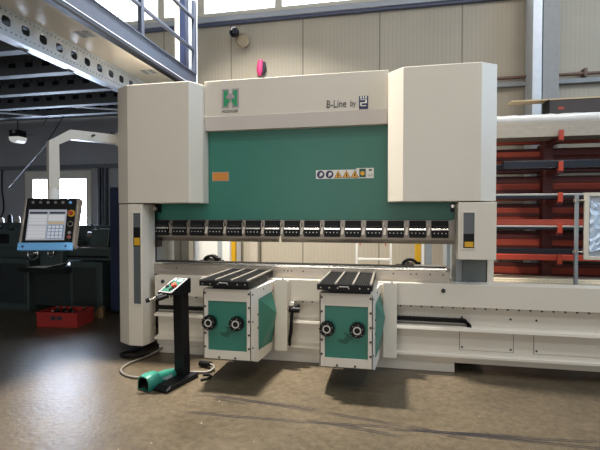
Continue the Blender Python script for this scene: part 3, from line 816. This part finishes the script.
b.add([c2+dv*.18+Vector((0, 0, .03)), c2-dv*.16+Vector((0, 0, .025)), c2-dv*.14+Vector((0, 0, .07)), c2+dv*.18+Vector((0, 0, .075))], [(0, 1, 2, 3)], 'greypaint'); part(b, 'rating_plate', fd, 0, 'grey rating plate')
b = MB(); b.cyl(d1+Vector((0, 0, .04))-dv*.05, d1+dv*.12+Vector((0, 0, .045)), .02, 'chrome', 12); part(b, 'cable_gland', fd)
hz = .013
b = MB(); b.tube([(-1.45, -.15, .06), (-1.49, -.21, .03), (-1.54, -.36, hz), (-1.59, -.55, hz), (-1.565, -.72, hz), (-1.47, -.83, hz), (-1.34, -.885, hz), (-1.2, -.87, hz), (-1.07, -.80, hz), (-.98, -.7, hz), (-.83, -.65, hz), (-.72, -.62, hz), (-.685, -.55, hz+.02), (-.745, -.495, .045)], .0125, 'hose', 10, curve=8)
cn = single(b, 'conduit_hose', 'pale grey conduit looping on the floor from bed to foot pedal', 'hose', (-1.2, -.6, 0))
b = MB(); b.tube([(-.87, -.46, .032), (-.81, -.475, .036), (-.74, -.497, .045)], [.028, .03, .024], 'black', 12); part(b, 'plug', cn, 0, 'black plug')
b = MB(); b.tube([(-.735, -.70, .011), (-.69, -.68, .011), (-.65, -.71, .011), (-.66, -.78, .011), (-.70, -.82, .011)], .011, 'rubber', 8, curve=6)
single(b, 'floor_cable', 'short black cable curled on floor right of the pedestal', 'cable', (-.68, -.75, 0))
b = MB(); b.tube([(-1.66, -.1, .09), (-1.68, -.16, .05), (-1.76, -.2, .014), (-1.83, -.25, .014), (-1.84, -.32, .014), (-1.76, -.37, .014), (-1.66, -.36, .014), (-1.59, -.30, .014), (-1.56, -.22, .014)], .014, 'rubber', 10, curve=6)
single(b, 'black_hose', 'black hose curled on floor under the left light-guard housing', 'hose', (-1.7, -.3, 0))

# ------------------------------------------------------------------ left corner: lathe, crate, cabinet, lamp
la = thing('lathe', 'dark green metalworking lathe standing beneath the low window', 'lathe', (-4.2, 1.7, 0))
b = MB()
b.box(-5.6, -4.55, 1.35, 1.95, 0, .82, 'lathe'); b.box(-5.55, -4.6, 1.33, 1.35, .12, .74, 'lathe_d'); part(b, 'headstock_cabinet', la, .012)
b = MB(); b.box(-3.85, -3.3, 1.4, 1.95, 0, .78, 'lathe'); b.box(-3.8, -3.38, 1.385, 1.4, .12, .7, 'lathe_d'); part(b, 'tailstock_cabinet', la, .012)
b = MB(); b.prism([(1.25, .62), (1.95, .62), (2.0, .7), (1.2, .7)], 'x', -4.62, -3.82, 'lathe_d'); b.box(-4.55, -3.85, 1.45, 1.9, .08, .62, 'lathe_d'); part(b, 'chip_tray', la, .004)
b = MB(); b.box(-5.5, -3.22, 1.5, 1.9, .8, .98, 'lathe'); b.box(-4.6, -3.22, 1.52, 1.6, .98, 1.0, 'steel_d'); b.box(-4.6, -3.22, 1.8, 1.88, .98, 1.0, 'steel_d'); b.box(-4.6, -3.25, 1.485, 1.5, .84, .87, 'black'); part(b, 'bed', la, .006)
b = MB(); b.prism([(1.4, .98), (1.95, .98), (1.95, 1.36), (1.5, 1.38), (1.4, 1.28)], 'x', -5.6, -4.72, 'lathe'); b.box(-5.3, -4.95, 1.38, 1.4, 1.05, 1.2, 'black')
hs_ = part(b, 'headstock', la, .015)
b = MB()
for i, (x, z) in enumerate(((-5.35, 1.3), (-5.1, 1.3), (-4.88, 1.28))):
    b = MB(); b.cyl((x, 1.42, z), (x, 1.34, z), .02, 'black'); b.cyl((x, 1.35, z), (x+.07, 1.33, z+.06), .01, 'chrome', 8); part(b, 'gear_lever', hs_)
b = MB(); b.cyl((-4.72, 1.7, 1.18), (-4.58, 1.7, 1.18), .13, 'steel_d', 28)
for k in range(3):
    a = 2*math.pi*k/3; c = Vector((0, math.cos(a), math.sin(a)))
    b.cyl(Vector((-4.58, 1.7, 1.18))+c*.04, Vector((-4.53, 1.7, 1.18))+c*.09, .025, 'steel', 8)
part(b, 'chuck', la)
b = MB(); b.box(-4.35, -3.95, 1.42, 1.92, 1.0, 1.08, 'lathe'); b.box(-4.35, -3.95, 1.36, 1.48, .72, 1.02, 'lathe'); b.box(-4.2, -4.05, 1.5, 1.8, 1.08, 1.18, 'steel_d')
cg = part(b, 'carriage', la, .008)
for (x, z, r) in ((-4.42, .9, .09), (-4.1, .92, .05)):
    b = MB(); b.tube([(x+r*math.cos(2*math.pi*k/20), 1.3, z+r*math.sin(2*math.pi*k/20)) for k in range(21)], .011, 'chrome', 8, caps=False)
    b.cyl((x, 1.3, z), (x, 1.37, z), .018, 'steel_d'); b.box(x-r, x+r, 1.295, 1.305, z-.008, z+.008, 'steel_d'); b.cyl((x+r*.7, 1.3, z+r*.7), (x+r*.7, 1.24, z+r*.7), .012, 'black', 8)
    part(b, 'handwheel', cg)
b = MB(); b.prism([(1.55, 1.0), (1.88, 1.0), (1.84, 1.28), (1.6, 1.28)], 'x', -3.62, -3.3, 'lathe'); b.cyl((-3.75, 1.7, 1.18), (-3.3, 1.7, 1.18), .05, 'steel'); b.cyl((-3.28, 1.7, 1.18), (-3.25, 1.7, 1.18), .09, 'steel_d', 20); ts = part(b, 'tailstock', la, .01)
b = MB(); b.cyl((-3.5, 1.6, 1.28), (-3.56, 1.5, 1.36), .012, 'chrome', 8); part(b, 'clamp_lever', ts)
b = MB(); b.box(-4.75, -3.25, 1.96, 2.0, .9, 1.33, 'lathe'); part(b, 'splash_guard', la, .006)
b = MB(); b.add([(-4.5, 1.25, .70), (-4.15, 1.22, .705), (-3.95, 1.35, .76), (-3.85, 1.5, .78), (-4.1, 1.55, .74), (-4.4, 1.5, .705)], [(0, 1, 4, 5), (1, 2, 3, 4)], 'white')
o = single(b, 'paper_sheet', 'crumpled pale paper lying on the lathe chip tray', 'paper', (-4.2, 1.4, .7)); md = o.modifiers.new('s', 'SOLIDIFY'); md.thickness = .004
for i, (x, h, m, r) in enumerate(((-5.42, .07, 'steel_d', .045), (-5.25, .12, 'black', .04), (-5.08, .09, 'steel_d', .03), (-4.95, .06, 'mauve', .05))):
    b = MB(); b.cyl((x, 1.72, 1.371), (x, 1.72, 1.371+h), r, m, 14, r*.85); b.cyl((x, 1.72, 1.371+h), (x, 1.72, 1.375+h+.015), r*.5, m, 10)
    single(b, 'tool_pot', ['low wide grey pot', 'tall black pot', 'slim grey pot', 'low pale pot'][i]+' on top of the lathe headstock', 'pot', (x, 1.72, 1.37))
# crate
cr_ = thing('crate', 'red plastic crate full of dark bottles on the floor by the lathe', 'crate', (-3.38, .8, 0))
ca = math.atan2(.06, .59)
Tc = Matrix.Translation((-3.665, .535, 0)) @ Matrix.Rotation(ca, 4, 'Z')
b = MB(); b.T = Tc
W, D, H = .57, .40, .2
b.box(0, W, 0, D, 0, .012, 'red'); b.box(0, W, 0, .015, .012, H, 'red'); b.box(0, W, D-.015, D, .012, H, 'red'); b.box(0, .015, .015, D-.015, .012, H, 'red'); b.box(W-.015, W, .015, D-.015, .012, H, 'red')
b.box(-.008, W+.008, -.008, .018, H-.02, H, 'red'); b.box(-.008, W+.008, D-.018, D+.008, H-.02, H, 'red'); b.box(-.008, .018, .018, D-.018, H-.02, H, 'red'); b.box(W-.018, W+.008, .018, D-.018, H-.02, H, 'red')
for x in (.1, .28, .47): b.box(x-.006, x+.006, -.006, 0, .0, H-.02, 'red')
sh_ = part(b, 'shell', cr_, .003)
b = MB(); b.T = Tc; b.box(.2, .36, -.002, .0, .1, .15, 'ink'); part(b, 'grip_slot', sh_)
k = 0
for i in range(5):
    for j in range(3):
        x, y_ = .085+.1*i, .09+.11*j
        if (i+j*2) % 4 == 3: continue
        b = MB(); b.T = Tc
        hb = .1+.03*((i*3+j) % 3)
        b.cyl((x, y_, .013), (x, y_, hb), .036, 'black', 12); b.cyl((x, y_, hb), (x, y_, hb+.025), .034, 'black', 12, .014); b.cyl((x, y_, hb+.025), (x, y_, hb+.04), .014, 'black', 10)
        b.cyl((x, y_, hb+.04), (x, y_, hb+.05), .015, 'white' if k % 4 == 1 else 'steel_d', 10)
        p_ = Tc @ Vector((x, y_, .013))
        single(b, 'bottle', 'small dark bottle standing in the red crate', 'bottle', p_, group='bottles in the red crate'); k += 1
b = MB(); b.T = Matrix.Translation((-3.28, 1.14, 0)) @ Matrix.Rotation(R(20), 4, 'Z'); b.prism([(0, 0), (.15, 0), (.15, .12), (.1, .16), (0, .04)], 'y', 0, .12, 'cardboard')
single(b, 'cardboard_box', 'small torn brown cardboard box behind the red crate', 'box', (-3.1, 1.35, 0), .003)
# navy cabinet
nc = thing('steel_cabinet', 'tall narrow navy steel cabinet between lathe and press brake', 'cabinet', (-3.0, 1.7, 0))
b = MB(); b.box(-3.19, -2.55, 1.46, 2.0, .04, 1.92, 'navy'); b.box(-3.16, -2.58, 1.47, 1.97, 0, .04, 'black'); part(b, 'body', nc, .006)
b = MB(); b.box(-3.17, -2.57, 1.42, 1.44, .07, 1.9, 'navy'); dr = part(b, 'door', nc, .004)
b = MB(); b.box(-2.66, -2.64, 1.395, 1.42, .95, 1.1, 'steel'); part(b, 'handle', dr, .003)
# flood lamp on the rear wall under the platform
fl = thing('flood_lamp', 'boxy dark lamp with white lens hanging under the platform', 'lamp', (-4.9, 1.5, 2.72))
b = MB(); b.box(-4.96, -4.79, 1.44, 1.6, 2.745, 2.85, 'black'); b.box(-4.9, -4.85, 1.435, 1.44, 2.8, 2.84, 'steel'); part(b, 'housing', fl, .008)
b = MB(); b.prism([(-4.97, 2.745), (-4.78, 2.745), (-4.8, 2.68), (-4.84, 2.655), (-4.91, 2.655), (-4.95, 2.68)], 'y', 1.43, 1.61, 'lit'); part(b, 'lens', fl, .01, 'pale glowing lens')
b = MB(); b.cyl((-4.875, 1.52, 2.86), (-4.875, 1.52, 3.0), .008, 'black', 8); b.tube([(-4.77, 1.52, 2.8), (-4.6, 1.52, 2.77), (-4.4, 1.45, 2.8), (-4.25, 1.4, 2.95), (-4.2, 1.38, 3.0)], .006, 'rubber', 6, curve=5); part(b, 'cable', fl)
b = MB(); b.cyl((-4.95, 1.39, 1.93), (-4.21, 1.37, 2.6), .011, 'greypaint', 8); b.cyl((-4.21, 1.37, 2.6), (-3.9, 1.36, 3.0), .007, 'black', 8); b.box(-4.99, -4.86, 1.37, 1.41, 1.9, 1.92, 'steel')
single(b, 'hanging_rod', 'slanting thin metal rod hanging from the platform above the lathe', 'rod', (-4.2, 1.38, 3.0))
b = MB(); b.tube([(-3.95, 2.6, 3.0), (-3.5, 2.62, 2.3), (-3.38, 2.62, 2.1)], .02, 'galv_d', 8); b.cyl((-4.22, 2.62, 0), (-4.22, 2.62, 2.36), .03, 'darktube', 8); b.cyl((-4.1, 2.62, 0), (-4.1, 2.62, 2.36), .045, 'darktube', 8)
single(b, 'wall_pipes', 'dark pipes running up the wall right of the low window', 'pipe', (-4.1, 2.62, 0))
b = MB(); b.tube([(-6.35, 2.66, 2.36), (-6.36, 2.66, 2.0), (-6.33, 2.66, 1.6), (-6.5, 2.66, 1.3)], .012, 'rubber', 6, curve=5); b.tube([(-6.35, 2.66, 2.36), (-6.0, 2.66, 2.42), (-5.7, 2.66, 2.36)], .012, 'rubber', 6, curve=5)
single(b, 'wall_cable', 'thin black cable on the grey wall left of low window', 'cable', (-6.3, 2.66, 2.3))

# ------------------------------------------------------------------ back wall details
si = thing('wall_siren', 'small black siren with beige horn under the high windows', 'siren', (-1.55, 2.7, 4.5))
b = MB(); b.cyl((-1.47, 2.7, 4.43), (-1.47, 2.6, 4.43), .09, 'horn', 24, .125); b.cyl((-1.47, 2.6, 4.43), (-1.47, 2.585, 4.43), .11, 'horn', 24, .09); part(b, 'horn', si, .004)
b = MB()
for k in range(6):
    a0, a1 = -math.pi/2+math.pi*k/6, -math.pi/2+math.pi*(k+1)/6
    b.cyl((-1.58+.0, 2.5, 4.53+.085*math.sin(a0)), (-1.58, 2.5, 4.53+.085*math.sin(a1)), max(.004, .085*math.cos(a0)), 'blackgloss', 18, max(.004, .085*math.cos(a1)))
b.cyl((-1.58, 2.58, 4.53), (-1.52, 2.7, 4.5), .025, 'black', 10); b.cyl((-1.62, 2.43, 4.56), (-1.6, 2.45, 4.55), .03, 'chrome', 10); part(b, 'beacon', si)
b = MB()
b.tube([(-1.17, 2.66, 4.09), (-1.18, 2.655, 4.0), (-1.185, 2.65, 3.9), (-1.19, 2.655, 3.84)], [.045, .06, .055, .03], 'pink', 10, curve=0); b.cyl((-1.17, 2.7, 4.1), (-1.17, 2.64, 4.11), .01, 'steel', 8)
b.tube([(-1.12, 2.66, 4.06), (-1.11, 2.655, 3.95), (-1.13, 2.66, 3.86)], [.03, .04, .02], 'ink', 8)
single(b, 'pink_glove', 'small pink and black bundle hanging on the beige wall', 'glove', (-1.17, 2.68, 4.0))

# things behind the machine seen through the die gap
wc = thing('white_cabinet', 'white cabinet standing behind the machine, seen through the die gap', 'cabinet', (-1.75, 2.1, 0))
b = MB(); b.box(-2.12, -1.47, 1.95, 2.5, .0, 1.5, 'white'); part(b, 'body', wc, .008)
b = MB(); b.box(-2.1, -1.49, 1.935, 1.95, .05, 1.48, 'white'); b.box(-1.66, -1.58, 1.93, 1.935, .8, 1.12, 'palegrey'); part(b, 'door', wc, .004)
b = MB(); b.box(-1.262, -1.20, 1.47, 1.53, 0, 1.42, 'yellow'); b.box(-1.3, -1.16, 1.43, 1.57, 0, .012, 'yellow'); single(b, 'yellow_post', 'yellow guard post behind the machine beside the white cabinet', 'post', (-1.23, 1.5, 0), .003)
b = MB(); b.box(1.29, 1.365, 1.47, 1.53, 0, 1.42, 'yellow'); b.box(1.26, 1.367, 1.43, 1.57, 0, .012, 'yellow'); single(b, 'yellow_post', 'yellow guard post behind the machine at the right end of the gap', 'post', (1.33, 1.5, 0), .003)
b = MB(); b.box(1.375, 1.405, 1.45, 1.5, 0, 1.42, 'white'); b.box(1.37, 1.41, 1.42, 1.53, 0, .01, 'white'); single(b, 'white_post', 'thin white post right beside the yellow guard post', 'post', (1.39, 1.47, 0), .002)
b = MB(); b.box(1.42, 1.5, 1.45, 1.55, 0, 1.45, 'greypaint'); single(b, 'grey_post', 'square grey post right of the thin white post behind the machine', 'post', (1.46, 1.5, 0), .003)
b = MB(); b.box(-1.3, -1.17, 2.45, 2.58, 0, 1.6, 'stone'); single(b, 'grey_post', 'grey-beige post against the beige wall behind the die gap', 'post', (-1.24, 2.5, 0), .003)
b = MB(); b.box(-2.04, -1.905, 1.2, 1.33, 0, 1.6, 'frame'); single(b, 'cream_duct', 'beige upright duct behind the left machine frame, left of a paler one', 'duct', (-1.97, 1.26, 0), .004)
b = MB(); b.box(-1.89, -1.775, 1.18, 1.33, 0, 1.6, 'cream'); single(b, 'cream_duct', 'pale cream upright duct next to the white cabinet behind the machine', 'duct', (-1.83, 1.25, 0), .004)
tr = thing('trolley_frame', 'thin white tube frame standing behind the machine in the die gap', 'frame', (.72, 2.0, 0))
b = MB()
for x in (.49, .98):
    b.box(x-.015, x+.015, 1.98, 2.01, 0, 1.3, 'white')
b.box(.49, .98, 1.98, 2.01, .84, .87, 'white'); b.box(.49, .98, 1.98, 2.01, 1.27, 1.3, 'white'); b.box(.475, .505, 1.98, 2.4, 0, .03, 'white'); b.box(.965, .995, 1.98, 2.4, 0, .03, 'white')
part(b, 'frame', tr, .003)
b = MB(); b.cyl((.52, 2.0, 1.27), (.54, 2.0, 1.05), .008, 'redsig', 8); part(b, 'strap', tr, 0, 'red strap')
b = MB(); b.cyl((.93, 2.0, 1.27), (.9, 2.0, 1.05), .008, 'redsig', 8); part(b, 'strap', tr, 0, 'red strap')

# ------------------------------------------------------------------ cantilever rack
rk = thing('cantilever_rack', 'dark red cantilever rack with stacked arms right of the machine', 'rack', (3.6, 1.95, 0))
levels = [.62, .93, 1.315, 1.70, 2.085, 2.475]
for ux in (3.03, 4.75):
    b = MB(); b.box(ux-.06, ux+.06, 1.93, 2.07, 0, 2.62, 'maroon'); b.box(ux-.07, ux+.07, 1.35, 2.55, 0, .09, 'maroon'); part(b, 'upright', rk, .004)
    for z in levels:
        b = MB(); b.box(ux-.028, ux+.028, 1.5, 1.93, z-.07, z, 'maroon'); b.box(ux-.028, ux+.028, 2.07, 2.45, z-.04, z, 'maroon'); ar = part(b, 'arm', rk, .003)
        if z > .7:
            b = MB(); b.box(ux-.026, ux+.026, 1.472, 1.5, z-.04 if z < 2.4 else z-.05, z+.08 if z < 2.4 else z+.075, 'redsig'); part(b, 'end_stop', ar, .003, 'bright red end stop')
for z in (.3, 2.3):
    b = MB(); b.box(3.09, 4.69, 1.98, 2.02, z, z+.06, 'maroon'); part(b, 'tie_bar', rk, .003)
XL, XR = 2.12, 5.3
def bar(name, label, cat, xl, y0, y1, z0, z1, m, hollow=False, group=None, rnd=False):
    b = MB()
    if rnd:
        b.cyl((xl, (y0+y1)/2, (z0+z1)/2), (XR, (y0+y1)/2, (z0+z1)/2), (z1-z0)/2, m, 14)
        b.cyl((xl-.001, (y0+y1)/2, (z0+z1)/2), (xl, (y0+y1)/2, (z0+z1)/2), (z1-z0)/2*.8, 'black', 14)
    elif hollow:
        t = .008
        b.box(xl, XR, y0, y1, z0, z0+t, m); b.box(xl, XR, y0, y1, z1-t, z1, m); b.box(xl, XR, y0, y0+t, z0+t, z1-t, m); b.box(xl, XR, y1-t, y1, z0+t, z1-t, m)
    else:
        b.box(xl, XR, y0, y1, z0, z1, m)
    return single(b, name, label, cat, (xl, (y0+y1)/2, z0), .004, group)
bar('timber_beam', 'thick grey weathered beam lying across the top arms of rack', 'beam', 2.05, 1.52, 1.9, 2.477, 2.60, 'stone')
bar('timber_beam', 'thinner grey beam lying directly beneath the white wrapped bundle', 'beam', 2.05, 1.54, 1.9, 2.602, 2.66, 'stone')
# top: wrapped bundle with a lumpy surface
b = MB(); n = 46; secn = 12; vs = []
for i in range(n):
    x = 2.08+(5.3-2.08)*i/(n-1)
    for k in range(secn):
        a = 2*math.pi*k/secn
        ry = .17+random.uniform(-.008, .008); rz = .055+random.uniform(-.008, .006)
        ce = abs(math.cos(a))**.6*(1 if math.cos(a) >= 0 else -1); se = abs(math.sin(a))**.6*(1 if math.sin(a) >= 0 else -1)
        vs.append((x, 1.72+ce*ry, 2.727+se*rz if se > -.5 else 2.6625))
b.add(vs, [(i*secn+k, i*secn+(k+1) % secn, (i+1)*secn+(k+1) % secn, (i+1)*secn+k) for i in range(n-1) for k in range(secn)], 'film', True)
b.add(vs[:secn], [tuple(range(secn))], 'film'); b.add(vs[-secn:], [tuple(range(secn))], 'film')
single(b, 'wrapped_bundle', 'long bundle wrapped in white plastic film on top of the rack', 'bundle', (3.6, 1.72, 2.66))
b = MB(); b.box(2.95, 5.2, 1.66, 1.86, 2.795, 2.955, 'brownbox'); b.box(2.93, 2.95, 1.655, 1.865, 2.795, 2.965, 'black'); b.box(3.05, 3.12, 1.658, 1.66, 2.84, 2.87, 'redox'); single(b, 'long_crate', 'long dark brown box resting on the white wrapped bundle', 'box', (4.0, 1.76, 2.79), .004)
b = MB(); b.box(2.5, 5.0, 1.68, 1.86, 2.967, 2.985, 'timber'); single(b, 'timber_plank', 'thin pale plank lying on the long brown box', 'plank', (3.7, 1.77, 2.967), .002)
# tubes lying on the arms, front side
bar('steel_tube', 'dark steel box tube with open end on the second arm from top', 'tube', 2.38, 1.52, 1.62, 2.087, 2.185, 'darktube', True)
bar('steel_tube', 'dark flat tube lying right behind the open-ended box tube', 'tube', 2.3, 1.66, 1.80, 2.087, 2.16, 'darktube')
bar('steel_tube', 'dark tube at the front of the third arm from the top', 'tube', XL, 1.51, 1.62, 1.702, 1.742, 'darktube')
bar('zinc_strip', 'pale zinc strip lying on the dark tube on third arm', 'strip', XL, 1.505, 1.62, 1.743, 1.768, 'greytube')
bar('steel_tube', 'dark tube lying just behind the pale zinc strip', 'tube', XL, 1.64, 1.82, 1.702, 1.75, 'darktube')
bar('steel_tube', 'dark tube at the front of the fourth arm from the top', 'tube', XL, 1.51, 1.6, 1.317, 1.345, 'darktube')
bar('zinc_strip', 'grey zinc strip lying on the dark tube on fourth arm', 'strip', XL, 1.505, 1.6, 1.346, 1.366, 'greytube')
bar('red_tube', 'red painted tube behind the grey strip on the fourth arm', 'tube', XL, 1.63, 1.73, 1.317, 1.445, 'redox')
bar('red_tube', 'bright red tube on the fifth arm from the top of rack', 'tube', XL, 1.51, 1.6, .932, 1.0, 'redtube')
bar('steel_tube', 'dark blue-black tube lying behind the bright red tube', 'tube', XL, 1.62, 1.76, .932, 1.07, 'darktube')
b = MB(); b.box(2.08, 5.3, 1.5, 1.92, .622, .66, 'chip'); b.box(2.08, 5.3, 1.52, 1.9, .66, .69, 'chip'); single(b, 'chipboard_sheets', 'speckled pale boards on the lowest arms of rack', 'board', (3.6, 1.7, .622), .003)
# red tubes on the rear arms
rear = []
for li, z in enumerate(levels):
    zz = z+.002; j = 0
    for h, m in ((.095, 'redox'), (.05, 'maroon'), (.085, 'redox'), (.06, 'maroon')) if li % 2 else ((.07, 'maroon'), (.09, 'redox'), (.05, 'maroon'), (.07, 'redox')):
        if li == 5 and j > 0: break
        if zz+h > z+(.315 if li else .235): break
        rear.append(bar('red_tube', 'dark red painted tube stacked on the rear arms of rack', 'tube', XL-.05*random.random(), 2.085, 2.085+.1, zz, zz+h, m, False, 'red tubes on the rear arms'))
        zz += h+.001; j += 1
    zz = z+.002
    for h in (.17, .17):
        if li == 5 or zz+h > (levels+[9])[li+1]-.04: break
        rear.append(bar('steel_tube', 'dark red-brown tube at the very back of the rear arms', 'tube', XL-.1*random.random(), 2.21, 2.33, zz, zz+h, 'maroon', False, 'dark tubes at the very back of the rack'))
        zz += h+.001
# side guard: post and framed film panel
sg = thing('side_guard', 'grey post carrying a light framed guard panel at right edge', 'guard', (3.0, .9, 0))
b = MB(); b.box(2.978, 3.012, .885, .92, 0, 1.725, 'greypaint'); b.box(2.93, 3.06, .84, .96, 0, .012, 'greypaint'); part(b, 'post', sg, .003)
for z in (1.66, 1.09):
    b = MB(); b.cyl((2.96, .9, z), (3.075, .9, z), .011, 'steel', 8); b.cyl((2.985, .9, z-.02), (2.985, .9, z+.02), .022, 'steel', 10); part(b, 'hinge', sg)
b = MB()
fx0, fx1, fz0, fz1 = 3.07, 3.75, 1.005, 1.745
for a, c, d_, e in ((fx0, fx0+.045, fz0, fz1), (fx1-.045, fx1, fz0, fz1), (fx0+.045, fx1-.045, fz0, fz0+.04), (fx0+.045, fx1-.045, fz1-.04, fz1)):
    b.box(a, c, .88, .92, d_, e, 'frame')
fr = part(b, 'frame', sg, .004)
b = MB(); b.box(fx0+.045, fx1-.045, .896, .902, fz0+.04, fz1-.04, 'pane'); part(b, 'pane', fr, 0, 'grey translucent pane')
b = MB(); pts = []
nx, nz = 7, 12
for j in range(nz):
    for i in range(nx):
        z = 1.1+.55*j/(nz-1)
        w_ = .05+.22*math.sin(math.pi*j/(nz-1))**.6
        pts.append((fx0+.05+w_*i/(nx-1)+random.uniform(-.008, .008), .875+random.uniform(-.012, .014), z+random.uniform(-.012, .012)))
b.add(pts, [(j*nx+i, j*nx+i+1, (j+1)*nx+i+1, (j+1)*nx+i) for j in range(nz-1) for i in range(nx-1)], 'film2')
fm = part(b, 'crumpled_film', fr, 0, 'crumpled clear film'); md = fm.modifiers.new('s', 'SOLIDIFY'); md.thickness = .003

# ------------------------------------------------------------------ light
w = bpy.data.worlds.new('hall_air'); S.world = w; w.use_nodes = True
w.node_tree.nodes['Background'].inputs['Color'].default_value = (.86, .93, 1, 1)
w.node_tree.nodes['Background'].inputs['Strength'].default_value = .18
def area(name, loc, rot, sx, sy, power, col):
    l = bpy.data.lights.new(name, 'AREA'); l.shape = 'RECTANGLE'; l.size = sx; l.size_y = sy; l.energy = power; l.color = col
    o = bpy.data.objects.new(name, l); C.objects.link(o); o.location = loc; o.rotation_euler = rot
    return o
for x, yy, p, sx, sy in ((-1.05, 0.02, 640, .5, .3), (4.6, -1.6, 150, 2.2, 1.2), (-1.2, -3.6, 75, 1.2, .4), (2.2, -3.6, 75, 1.2, .4), (5.5, -3.6, 60, 1.2, .4),
                         (-1.2, -6.5, 75, 1.2, .4), (2.2, -6.5, 75, 1.2, .4), (5.5, -6.5, 60, 1.2, .4)):
    area('high_bay_lamp', (x, yy, 6.9), (0, 0, 0), sx, sy, p, (1, .95, .87)).data.spread = R(92 if yy > -1 else 180)
# added unseen fill from behind the camera, and the glazed gable on the right
area('front_fill', (-.5, -11.8, 2.4), (R(90), 0, R(-4)), 6, 4.5, 330, (1, .97, .93))
area('gable_daylight', (8.9, -2.0, 5.2), (R(90), 0, R(90)), 6, 3.2, 480, (.45, .69, 1))

cam = bpy.data.cameras.new('camera'); co = bpy.data.objects.new('camera', cam); C.objects.link(co)
cam.sensor_width = 36; cam.lens = 440/600*36; cam.clip_start = .05; cam.clip_end = 100
co.location = (.97, -4.5, 1.5); co.rotation_euler = (R(90-1.3), 0, R(11.6))
S.camera = co
S.view_settings.view_transform = 'Standard'; S.view_settings.look = 'None'
S.view_settings.exposure = -.3; S.view_settings.gamma = 1; S.view_settings.use_curve_mapping = False
